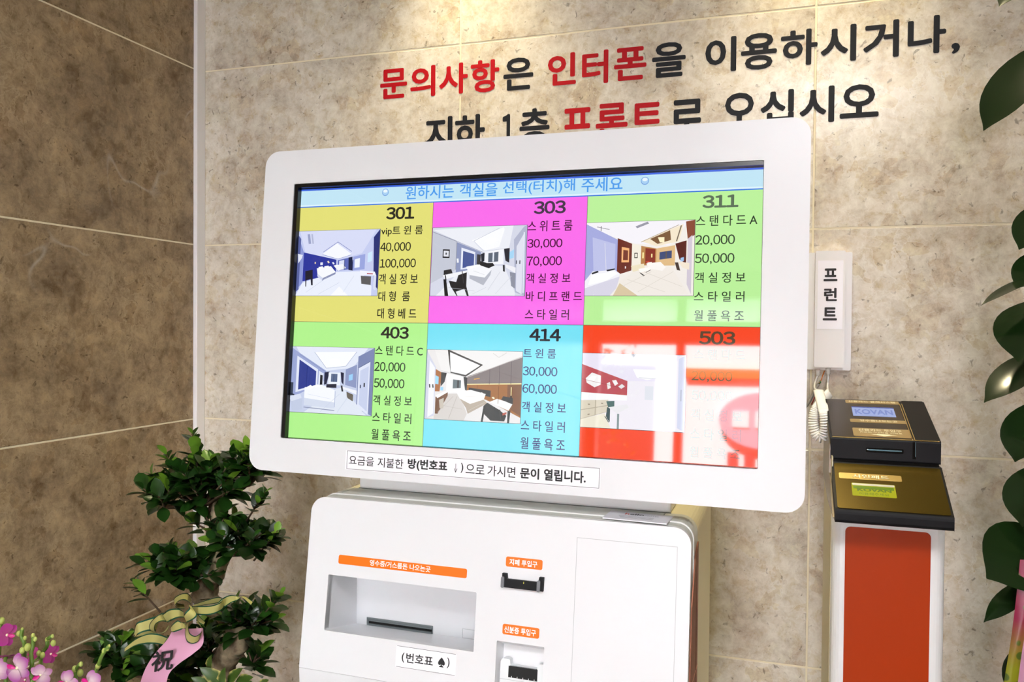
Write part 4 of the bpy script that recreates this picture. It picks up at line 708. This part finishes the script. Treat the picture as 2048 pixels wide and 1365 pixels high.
# ---- bonsai ficus
BY = -.34
broot = at(440, 1365, BY); BR_ = Vector((broot.x, BY, 0))
bon = thing('bonsai_ficus', 'ficus bonsai with cloud-shaped leaf pads, left of the kiosk', 'plant', tuple(BR_))
bp_ = lambda x, y, dy=0.: at(x, y, BY + dy) - BR_
mb = MB(); tr = spline([bp_(436, 1470, .02), bp_(438, 1365, .02), bp_(452, 1318, .01), bp_(478, 1278, .0), bp_(462, 1238, .01), bp_(415, 1205, .01), bp_(412, 1180, .01), bp_(436, 1140, .01), bp_(446, 1090, .02), bp_(432, 1030, .02), bp_(425, 960, .02)], 5)
rad = [.026 + (.010 - .026) * (i / (len(tr) - 1)) for i in range(len(tr))]; rad = [r * (1 + .08 * math.sin(i * 1.9)) + .007 * math.exp(-((i - 29) / 3.5) ** 2) for i, r in enumerate(rad)]; mb.tube(tr, rad, M_TRK, 10); obj('trunk', mb, bon)
pads = [ # centre px, depth offset, radii px, twigs, lean
 (405, 975, .0, 105, 70, 26), (500, 935, .02, 55, 60, 9), (330, 990, -.02, 60, 42, 8), (485, 1085, -.01, 78, 42, 17), (352, 1138, -.02, 88, 42, 20), (430, 1052, .0, 60, 40, 6), (497, 1243, .01, 62, 40, 15), (235, 1315, .03, 62, 44, 16), (505, 1320, .0, 40, 26, 4), (340, 1330, .03, 90, 40, 16), (420, 1290, .03, 60, 40, 10)]
leaves = []
for (cx, cy, dy, rx, ry, n) in pads:
    tw = MB(); c = bp_(cx, cy, dy); sc = (bp_(cx + 10, cy, dy) - c).length / 10; hub = c + Vector((0, 0, -ry * sc * .5))
    for k in range(n):
        a = 2.4 * k + rng.random(); rr = math.sqrt((k + .5) / n); zz = math.sqrt(max(0, 1 - rr * rr * .9))
        tip = c + Vector((math.cos(a) * rr * rx * sc * .80, math.sin(a) * rr * min(rx * sc * .62, .05), (zz * .85 - .3 + rng.uniform(-.15, .15)) * ry * sc))
        if tip.x + BR_.x < .035: tip.x = .035 - BR_.x
        ax = (tip - hub); ax.z += .012; tw.tube([hub, hub.lerp(tip, .5) + Vector((0, 0, .004)), tip], [.0028, .002, .0012], M_TW, 5)
        leaves += whorl(tip, ax, 7, .039 if rr > .3 else .035, .34)
    near = min(tr, key=lambda p: (p - hub).length); tw.tube([near, near.lerp(hub, .5) + Vector((0, 0, -.004)), hub], [.007, .005, .0035], M_TW, 6); obj('branch', tw, bon)
for (x, y, dx) in ((384, 868, 0), (330, 905, -8), (302, 950, -10), (495, 895, 5), (390, 905, 0), (555, 1062, 6), (530, 985, 8), (268, 1165, -8), (560, 1190, 8)):
    tip = bp_(x, y, .0); base = bp_(x + (420 - x) * .35, y + 60, .0); ax = tip - base; tw = MB(); tw.tube([base, tip], [.002, .001], M_TW, 5)
    for j, s in enumerate((.0, .014, .028)): leaves += whorl(tip - ax.normalized() * s, ax, 4, .026 + .005 * j, .75 if j == 0 else .4)
    obj('twig', tw, bon)
cl_ = CAM - BR_
leaves.sort(key=lambda q: (q[0] - cl_).length)
rest = MB(); rest.ms = [M_LF, M_LY]
for i, (p, d, u, ln, v) in enumerate(leaves):
    Mx = leaf_frame(p, d, u, ln)
    if i < 300: o = bpy.data.objects.new('leaf', FIC[v]); COL.objects.link(o); o.parent = bon; o.matrix_basis = Mx
    else: vv, ffs = leaf_geo(.29, .09, .12); rest.add(vv, ffs, M_LY if v == 2 else M_LF, Mx, True)
obj('foliage', rest, bon, kind='stuff')
# variegated under-planting
M_VG = mat('variegated_leaf', '5A6E2A', .35); n_, l_, b_ = nodes(M_VG); tc = n_.new('ShaderNodeTexCoord'); sx = n_.new('ShaderNodeSeparateXYZ'); ab = n_.new('ShaderNodeMath'); ab.operation = 'ABSOLUTE'; rp = n_.new('ShaderNodeValToRGB'); nz = n_.new('ShaderNodeTexNoise'); nz.inputs['Scale'].default_value = 5; ad = n_.new('ShaderNodeMath'); ad.operation = 'MULTIPLY_ADD'; ad.inputs[1].default_value = .22
l_.new(tc.outputs['Object'], sx.inputs[0]); l_.new(tc.outputs['Object'], nz.inputs['Vector']); l_.new(sx.outputs[0], ab.inputs[0]); l_.new(nz.outputs[0], ad.inputs[0]); l_.new(ab.outputs[0], ad.inputs[2]); l_.new(ad.outputs[0], rp.inputs[0]); e = rp.color_ramp.elements; e[0].color = lin('3E5A20'); e[0].position = .24; e[1].color = lin('C9BC70'); e[1].position = .34; l_.new(rp.outputs[0], b_.inputs['Base Color'])
VG = leaf_mesh('variegated_leaf', M_VG, width=.24, fold=.05, droop=.25, rows=((0, .05), (.2, .7), (.42, 1), (.66, .8), (.86, .4), (1, .02)))
for (x, y, tx, ty, s) in ((452, 1372, 416, 1346, .055), (455, 1370, 476, 1332, .05), (470, 1368, 508, 1345, .045), (430, 1378, 398, 1362, .045), (515, 1380, 528, 1356, .04), (480, 1375, 500, 1362, .04), (420, 1345, 414, 1318, .04), (445, 1380, 440, 1352, .05), (490, 1385, 512, 1372, .045)):
    p = bp_(x, y, -.03); q_ = bp_(tx, ty, -.05); o = bpy.data.objects.new('variegated_leaf', VG); COL.objects.link(o); o.parent = bon; o.matrix_basis = leaf_frame(p, q_ - p, Vector((rng.uniform(-.4, .4), -.8, .7)), s)
mb = MB(); mb.lathe((0, .02, 0), [(.10, 0), (.13, .02), (.15, .5), (.155, .60), (.145, .60), (.14, .57), (.001, .57)], mat('white_pot', 'D8D6D0', .3)); obj('pot', mb, bon)
mb = MB(); zt = tr[0].z; mb.tube([(tr[0].x, tr[0].y, .56), tr[0]], [.034, .030], M_TRK, 10); obj('root_base', mb, bon)

# ---- ribbons on the bonsai
M_RB = mat('lime_satin', 'BDB870', .3, 0, .6); M_RBE = mat('green_satin_edge', '1F5A44', .25, .2, .6); M_RP = mat('pink_ribbon', 'DBA0BE', .38, 0, .4)
def strip(mb, left, right, m, medge, e=.13):
    n = len(left); vs = []
    for a, b in zip(left, right): vs += [a, a.lerp(b, e), a.lerp(b, 1 - e), b]
    for c, mm in ((0, medge), (1, m), (2, medge)):
        mb.add(vs, [(4 * i + c, 4 * i + c + 1, 4 * i + c + 5, 4 * i + c + 4) for i in range(n - 1)], mm, None, True)
RY = -.425
bow = thing('ribbon_bow', 'lime satin ribbon bow with dark green edges, tied on the bonsai trunk', 'ribbon', tuple(at(385, 1222, RY)))
B0 = at(385, 1222, RY); C6 = lambda x, y, d=0.: at(250 + x / 6.606, 1160 + y / 6.606, RY + d) - B0
def loop(edge1, edge2, n=6, d1=0., d2=0.):
    """two edge curves of one ribbon loop, in bow space; each point (x, y, depth)"""
    return spline([C6(*p) for p in edge1], n), spline([C6(*p) for p in edge2], n)
loops = [
 # top loop
 ([(870, 330, .01), (800, 275, -.012), (720, 280, -.014), (660, 345, -.008), (700, 385, .0), (790, 390, .004)], [(880, 240, .028), (835, 185, .012), (750, 185, .010), (655, 240, .014), (660, 300, .02), (780, 330, .02)]),
 # strap over the middle
 ([(830, 330, -.01), (850, 375, -.02), (800, 430, -.025), (775, 470, -.02)], [(880, 350, -.01), (950, 460, -.022), (915, 520, -.024), (815, 570, -.018)]),
 # right long loop
 ([(885, 350, .0), (1000, 350, -.014), (1150, 340, -.018), (1260, 300, -.014), (1290, 250, .0), (1220, 232, .01), (1050, 280, .014), (900, 335, .012)], [(890, 455, .0), (960, 465, -.014), (1090, 470, -.018), (1210, 440, -.014), (1300, 380, .0), (1290, 310, .012), (1100, 330, .02), (900, 360, .016)]),
 # right tail
 ([(1230, 300, .004), (1300, 240, .004), (1390, 205, .0), (1470, 215, -.004), (1560, 250, .004), (1660, 340, .012)], [(1250, 400, .004), (1330, 360, .004), (1400, 310, .0), (1490, 270, -.002), (1570, 215, .014), (1690, 290, .02)]),
 # left upper loop
 ([(780, 500, -.01), (700, 505, -.018), (620, 540, -.018), (560, 570, -.008)], [(770, 420, -.002), (700, 385, -.01), (580, 395, -.012), (490, 460, -.004)]),
 # left middle loop (round)
 ([(560, 560, .0), (470, 555, -.016), (400, 600, -.02), (400, 680, -.018), (460, 720, -.012), (540, 690, -.006), (590, 620, .0)], [(560, 430, .012), (450, 460, -.004), (340, 560, -.008), (320, 650, -.006), (400, 700, .0), (500, 690, .008), (575, 600, .012)]),
 # far left loop
 ([(480, 470, .006), (360, 500, .004), (240, 540, .0), (150, 580, -.002), (115, 720, .006)], [(400, 690, .006), (320, 680, .004), (230, 700, .0), (170, 730, -.002), (150, 745, .008)]),
 ([(330, 660, .012), (250, 680, .010), (190, 700, .01), (110, 745, .012)], [(440, 720, .012), (340, 735, .010), (250, 740, .01), (170, 755, .012)]),
 # small left knot loop
 ([(800, 570, -.02), (740, 560, -.03), (690, 540, -.032), (620, 600, -.03), (600, 640, -.02)], [(790, 640, -.02), (760, 655, -.03), (700, 680, -.032), (640, 695, -.03), (610, 690, -.02)]),
 # bottom round loop
 ([(850, 560, -.012), (840, 640, -.024), (860, 710, -.028), (930, 745, -.028), (1000, 700, -.024), (1010, 640, -.016), (940, 560, -.01)], [(800, 600, -.004), (790, 720, -.016), (820, 820, -.02), (900, 850, -.02), (980, 800, -.016), (1020, 660, -.004), (960, 540, .0)]),
 # lower left tail
 ([(560, 760, .0), (440, 720, -.012), (300, 715, -.014), (150, 780, -.006), (0, 900, .0)], [(500, 870, .0), (400, 850, -.012), (280, 850, -.014), (130, 880, -.006), (-10, 960, .0)]),
 ([(950, 440, .004), (1000, 500, .004), (1060, 560, .006)], [(940, 540, .004), (990, 580, .004), (1040, 600, .006)]),
]
for a, b in loops:
    mb = MB(); l_, r_ = loop(a, b); strip(mb, l_, r_, M_RB, M_RBE); obj('ribbon_loop', mb, bow)
mb = MB(); l_, r_ = loop([(745, 560, -.034), (770, 575, -.04), (800, 600, -.036)], [(735, 650, -.034), (770, 650, -.04), (805, 640, -.036)]); strip(mb, l_, r_, M_RB, M_RBE, .06); obj('knot', mb, bow)
pr = thing('pink_ribbon', 'pink congratulation ribbon with one black brushed character, hanging from the bow', 'ribbon', tuple(B0))
l_ = spline([C6(640, 640, -.008), C6(560, 790, -.016), C6(420, 950, -.024), C6(300, 1120, -.028), C6(225, 1290, -.03), C6(190, 1450, -.03), C6(180, 1700, -.028), C6(185, 1950, -.026)], 6)
r_ = spline([C6(1030, 640, -.004), C6(1030, 850, -.012), C6(900, 980, -.020), C6(730, 1100, -.027), C6(600, 1220, -.032), C6(550, 1360, -.034), C6(545, 1600, -.032), C6(560, 1900, -.03)], 6)
mb = MB(); n = len(l_); vs = []
for a, b in zip(l_, r_):
    for k in range(5): vs.append(a.lerp(b, k / 4) + Vector((0, -.004 * math.sin(math.pi * k / 4), 0)))
mb.add(vs, [(5 * i + k, 5 * i + k + 1, 5 * i + k + 6, 5 * i + k + 5) for i in range(n - 1) for k in range(4)], M_RP, None, True); obj('ribbon_strip', mb, pr)
RF = frame(tuple(C6(500, 1070, -.0335)), (1, .02, .10), (-.10, .05, 1)); sz = (C6(640, 1070) - C6(360, 1070)).length
mb = MB(); mb.text(RF @ Matrix(((1, .20, 0, 0), (.16, 1, 0, 0), (0, 0, 1, 0), (0, 0, 0, 1))), '祝', (-sz / 2, sz / 2, -sz * .38, sz * .38), M_INK, .0006, 0, .022); obj('character', mb, pr)

# ---- orchids
OY = -.74
M_STM = mat('orchid_stem', '5E7A2C', .45); M_BUD = mat('orchid_bud', 'A8B45C', .4)
def petalmat(name, inner_, edge):
    m = mat(name, inner_, .45, 0, .3); n, l, b = nodes(m); tc = n.new('ShaderNodeTexCoord'); ln_ = n.new('ShaderNodeVectorMath'); ln_.operation = 'LENGTH'; r = n.new('ShaderNodeValToRGB'); e = r.color_ramp.elements
    mu = n.new('ShaderNodeMath'); mu.operation = 'MULTIPLY'; mu.inputs[1].default_value = 60; l.new(tc.outputs['Object'], ln_.inputs[0]); l.new(ln_.outputs['Value'], mu.inputs[0]); l.new(mu.outputs[0], r.inputs[0])
    e[0].position = .3; e[0].color = lin(inner_); e[1].position = .95; e[1].color = lin(edge); l.new(r.outputs[0], b.inputs['Base Color']); return m
PW_ = petalmat('pale_pink_petal', 'C4A8B0', '964488'); PM_ = petalmat('magenta_petal', '9A3A70', 'A02A80'); M_LIP = mat('orchid_lip', 'C2127A', .4); M_YEL = mat('orchid_column', 'F2E2C0', .4)
ob = at(60, 1365, OY); oroot = Vector((ob.x + .03, OY, 0))
orc = thing('potted_orchid', 'pink moth orchids with green buds in the lower left corner', 'plant', tuple(oroot))
op = lambda x, y, d=0.: at(x, y, OY + d) - oroot
OC = lambda x, y, d=0.: op(x / 7.877, 1220 + y / 7.877, d)
def flower(c, r, face, roll, m):
    F = frame((0, 0, 0), *(lambda z: (z.orthogonal(), z.cross(z.orthogonal())))(face.normalized())) @ Matrix.Rotation(roll, 4, 'Z')
    mb = MB()
    for k, (a, ln, wd) in enumerate(((90, 1, .36), (210, .95, .34), (330, .95, .34), (20, 1.05, .50), (160, 1.05, .50))):
        A_ = F @ Matrix.Rotation(math.radians(a - 90), 4, 'Z'); v, f = leaf_geo(wd, .06, .12 if k < 3 else .02, ((0, .1), (.25, .65), (.5, 1), (.75, .9), (.93, .5), (1, .1)))
        mb.add([(x * r, y * r, z * r + (.0008 if k > 2 else 0)) for x, y, z in v], f, m, A_, True)
    o = obj('flower', mb, orc); o.location = c
    mb = MB(); v, f = leaf_geo(.3, .25, -.4); mb.add([(x * r * .6, -y * r * .6, z * r * .6 + r * .1) for x, y, z in v], f, M_LIP, F, True); mb.ball((0, 0, 0), r * .13, M_YEL)
    obj('lip', mb, o); return o
OS = .60
fl = [(270, 920, .030, PW_, (.2, -1, .1), .3, -.05), (640, 1030, .024, PW_, (.5, -1, -.1), 1.2, -.04), (110, 400, .026, PM_, (.9, -.6, .2), .5, .02), (800, 700, .022, PM_, (.9, -.5, .1), .4, .05), (90, 740, .020, PM_, (.3, -.4, -.8), 2, .03), (400, 1110, .024, PM_, (.4, -1, .2), 2.2, -.03), (1050, 1150, .026, PW_, (.1, -1, .3), .9, -.02), (1400, 1160, .026, PW_, (.5, -1, .4), .2, -.02), (520, 710, .017, PM_, (.2, -.6, .5), 1, .04), (-40, 960, .026, PW_, (.4, -1, .1), .1, -.03)]
for x, y, r, m, fc, ro, d in fl: flower(OC(x, y, d), r * OS, Vector(fc), ro, m)
stems = [[(520, 1280, -.03), (505, 1100, -.03), (485, 980, -.03), (505, 850, -.03), (490, 690, -.025), (520, 560, -.02), (522, 420, -.02)], [(380, 1250, .02), (370, 900, .02), (385, 720, .01), (385, 540, .0), (340, 430, .0), (350, 310, .0)], [(640, 1200, .03), (640, 850, .02), (670, 680, .01), (740, 580, .0), (750, 470, .0), (820, 420, .0)], [(1180, 1300, .0), (1190, 1080, .0), (1190, 960, .0), (1260, 860, .0)], [(1460, 1320, .0), (1490, 1060, .0), (1560, 850, .0), (1610, 720, .0), (1720, 570, .0)], [(-40, 1250, .03), (-10, 600, .03), (10, 240, .03), (25, 130, .03)], [(100, 1250, .02), (60, 900, .02), (100, 740, .03)]]
base = Vector((0, 0, .62))
mb = MB()
for s in stems:
    p = [OC(*q_) for q_ in s]; p = [base + Vector((p[0].x * .4, 0, 0)), base.lerp(p[0], .6) + Vector((p[0].x * .3, 0, 0))] + p; mb.tube(spline(p, 5), .0026, M_STM, 6)
for a, b_ in (((505, 990, -.03), (310, 900, -.045)), ((510, 830, -.03), (620, 740, -.02)), ((560, 1150, -.03), (640, 1040, -.03))): mb.tube([OC(*a), OC(*b_)], .0012, M_STM, 5)
obj('stem', mb, orc)
for x, y, r, d in ((300, 380, 42, 0), (350, 310, 26, 0), (395, 450, 32, 0), (520, 412, 36, -.02), (555, 465, 34, -.02), (440, 595, 58, -.025), (350, 645, 48, -.01), (610, 690, 40, -.02), (670, 720, 44, -.02), (745, 475, 40, 0), (825, 420, 28, 0), (840, 530, 46, 0), (1180, 940, 52, 0), (1265, 1000, 54, 0), (1275, 860, 36, 0), (1545, 890, 44, 0), (1640, 650, 40, 0), (1695, 625, 28, 0), (1722, 572, 22, 0), (30, 175, 52, .03)):
    mb = MB(); c = OC(x, y, d); mb.ball(tuple(c), r / 7.877 / 1626 * 1.15 * .82, M_BUD, (1, 1, 1.3), 8); obj('bud', mb, orc)
for k in range(5):
    a = k * 1.26; v, f = leaf_geo(.18, .04, .35); mb = MB(); mb.add(v, f, mat('orchid_leaf', '2C5020', .35), leaf_frame(base + Vector((0, 0, -.005)), Vector((math.cos(a), math.sin(a) * .6, .35)), Vector((0, 0, 1)), .13), True); obj('orchid_leaf', mb, orc)
mb = MB(); mb.lathe((0, 0, 0), [(.07, 0), (.10, .02), (.105, .62), (.098, .62), (.095, .6), (.001, .6)], mat('cream_pot', 'CFC4AE', .35), 24); obj('pot', mb, orc)

# ---- rubber plant at the right edge
RX, RYY = 1.70, -.34
rub = thing('rubber_plant', 'tall rubber plant with large dark glossy leaves at the right edge', 'plant', (RX, RYY, 0))
R0 = Vector((RX, RYY, 0)); M_RL = mat('rubber_leaf', '11240B', .18, 0, .5); M_RST = mat('rubber_stem', '4A4A2C', .6)
mb = MB(); mb.tube(spline([(0, 0, .25), (.01, 0, .8), (-.01, .01, 1.3), (.0, 0, 1.75), (.01, 0, 2.2)], 5), .013, M_RST, 8); obj('stem', mb, rub)
RROWS = ((0, .04), (.12, .45), (.3, .86), (.5, 1), (.7, .9), (.85, .55), (.94, .16), (1, .02))
def big(tip, bs, wpx, face, dt=.0, db=.03, droop=.1, fold=.14):
    a = at(*bs, RYY + db) - R0; b_ = at(*tip, RYY + dt) - R0; d = b_ - a; ln = d.length; up_ = Vector(face)
    wd = wpx / 1626 * 1.28 / ln / 2; mb = MB(); v, f = leaf_geo(wd, fold * wd, droop, RROWS); mb.add([(x * ln, y * ln, (z + droop * y) * ln) for x, y, z in v], f, M_RL, leaf_frame(a, d, up_, 1.0), True)
    o = obj('leaf', mb, rub); sd_ = o.modifiers.new('smooth', 'SUBSURF'); sd_.levels = 1; sd_.render_levels = 1
    tb = MB(); j = Vector((0, 0, a.z + .03)); tb.tube([j, j.lerp(a, .6) + Vector((0, 0, .008)), a + d * .03], [.004, .0035, .003], M_RST, 6); obj('petiole', tb, rub)
big((1967, 262), (2105, 75), 92, (-.4, -.7, .5), -.02, .0)
big((1998, 14), (2090, -60), 60, (-.2, -.5, .8))
big((2038, 500), (2110, 400), 70, (-.5, -1, .2)); big((2032, 578), (2100, 500), 60, (-.5, -1, .2))
big((1961, 612), (2110, 545), 34, (-.1, -.25, 1), -.03, .02, .18)
big((2036, 724), (2068, 600), 96, (-.3, -.8, .75), -.05, .03, .2)
big((1968, 806), (2105, 700), 66, (-.3, -.6, .75), -.03, .02, .16)
big((2030, 925), (2078, 800), 78, (-.6, -.9, .1)); big((2045, 1055), (2085, 925), 90, (-.6, -.9, .3))
big((1973, 1158), (2125, 1082), 142, (-.35, -.9, .45), -.03, .03, .1)
big((1967, 1246), (2085, 1155), 42, (-.3, -.5, .6), -.01, .02, .2); big((2040, 1420), (2090, 1280), 90, (-.6, -.9, .1))
RL_ = MB(); v, f = leaf_geo(.30, .05, .12, RROWS); RL_.add(v, f, M_RL, None, True); RLM = RL_.mesh('leaf')
for k in range(14):                                        # leaves on the far side of the stem
    z = .75 + k * .105; a = -1.25 + 2.5 * ((k * .618) % 1); d = Vector((math.cos(a), math.sin(a), .25)); b0 = Vector((d.x * .06, d.y * .06, z + .02))
    o = bpy.data.objects.new('leaf', RLM); COL.objects.link(o); o.parent = rub; o.matrix_basis = leaf_frame(b0, d, Vector((-d.x * .4, -d.y * .4 - .3, 1)), .2)
    tb = MB(); tb.tube([(0, 0, z - .01), b0 + Vector((0, 0, -.005)), b0 + d * .01], [.004, .0035, .003], M_RST, 6); obj('petiole', tb, rub)
mb = MB(); mb.lathe((0, 0, 0), [(.12, 0), (.15, .03), (.18, .34), (.185, .36), (.17, .36), (.165, .32), (.001, .32)], mat('brown_pot', '6A4A38', .5)); obj('pot', mb, rub)
# hanging printed ribbon; colours of both strips darkened for the shade there
M_PR = mat('printed_ribbon', 'C0A020', .35, 0, .4); n_, l_, b_ = nodes(M_PR); tc = n_.new('ShaderNodeTexCoord'); sx = n_.new('ShaderNodeSeparateXYZ'); l_.new(tc.outputs['Object'], sx.inputs[0]); rp = n_.new('ShaderNodeValToRGB'); mr = n_.new('ShaderNodeMapRange'); mr.inputs['From Min'].default_value = -.15; mr.inputs['From Max'].default_value = .05; l_.new(sx.outputs[2], mr.inputs[0]); l_.new(mr.outputs[0], rp.inputs[0]); e = rp.color_ramp.elements; e[0].position = .30; e[0].color = lin('86861A'); e[1].position = .62; e[1].color = lin('860A3A')
vo = n_.new('ShaderNodeTexVoronoi'); vo.inputs['Scale'].default_value = 52; l_.new(tc.outputs['Object'], vo.inputs['Vector']); r2 = n_.new('ShaderNodeValToRGB'); r2.color_ramp.elements[0].position = .26; r2.color_ramp.elements[0].color = (1, 1, 1, 1); r2.color_ramp.elements[1].position = .32; r2.color_ramp.elements[1].color = (0, 0, 0, 1); l_.new(vo.outputs['Distance'], r2.inputs[0]); mx = n_.new('ShaderNodeMix'); mx.data_type = 'RGBA'; l_.new(r2.outputs[0], mx.inputs[0]); l_.new(rp.outputs[0], mx.inputs[6]); mx.inputs[7].default_value = lin('4A5A1A'); l_.new(mx.outputs[2], b_.inputs['Base Color'])
Q0 = at(2040, 1200, -.38)
hr = thing('printed_ribbon', 'crimson and yellow-green printed ribbon hanging from the rubber plant', 'ribbon', tuple(Q0))
rq = lambda x, y, d=0.: at(x, y, -.38 + d) - Q0
def hang(lf, rt, m, name):
    l_ = spline([rq(*p) for p in lf], 6); r_ = spline([rq(*p) for p in rt], 6); mb = MB(); vs = []
    for a, b in zip(l_, r_):
        for k in range(4): vs.append(a.lerp(b, k / 3) + Vector((0, -.003 * math.sin(math.pi * k / 3), 0)))
    mb.add(vs, [(4 * i + k, 4 * i + k + 1, 4 * i + k + 5, 4 * i + k + 4) for i in range(len(l_) - 1) for k in range(3)], m, None, True); return obj(name, mb, hr)
hang([(2040, 1120, .02), (2033, 1190, .01), (2021, 1285, .0), (2008, 1365, .0), (1998, 1450, .0), (1992, 1600, .0)], [(2090, 1120, .02), (2075, 1190, .01), (2052, 1260, .0), (2036, 1365, .0), (2030, 1450, .0), (2026, 1600, .0)], M_PR, 'printed_strip')
hang([(2095, 1180, .02), (2052, 1255, .006), (2037, 1345, .006), (2034, 1450, .006), (2032, 1600, .006)], [(2140, 1180, .02), (2100, 1255, .006), (2085, 1345, .006), (2078, 1450, .006), (2070, 1600, .006)], mat('soft_pink_satin', 'BE84A0', .35), 'pink_strip')
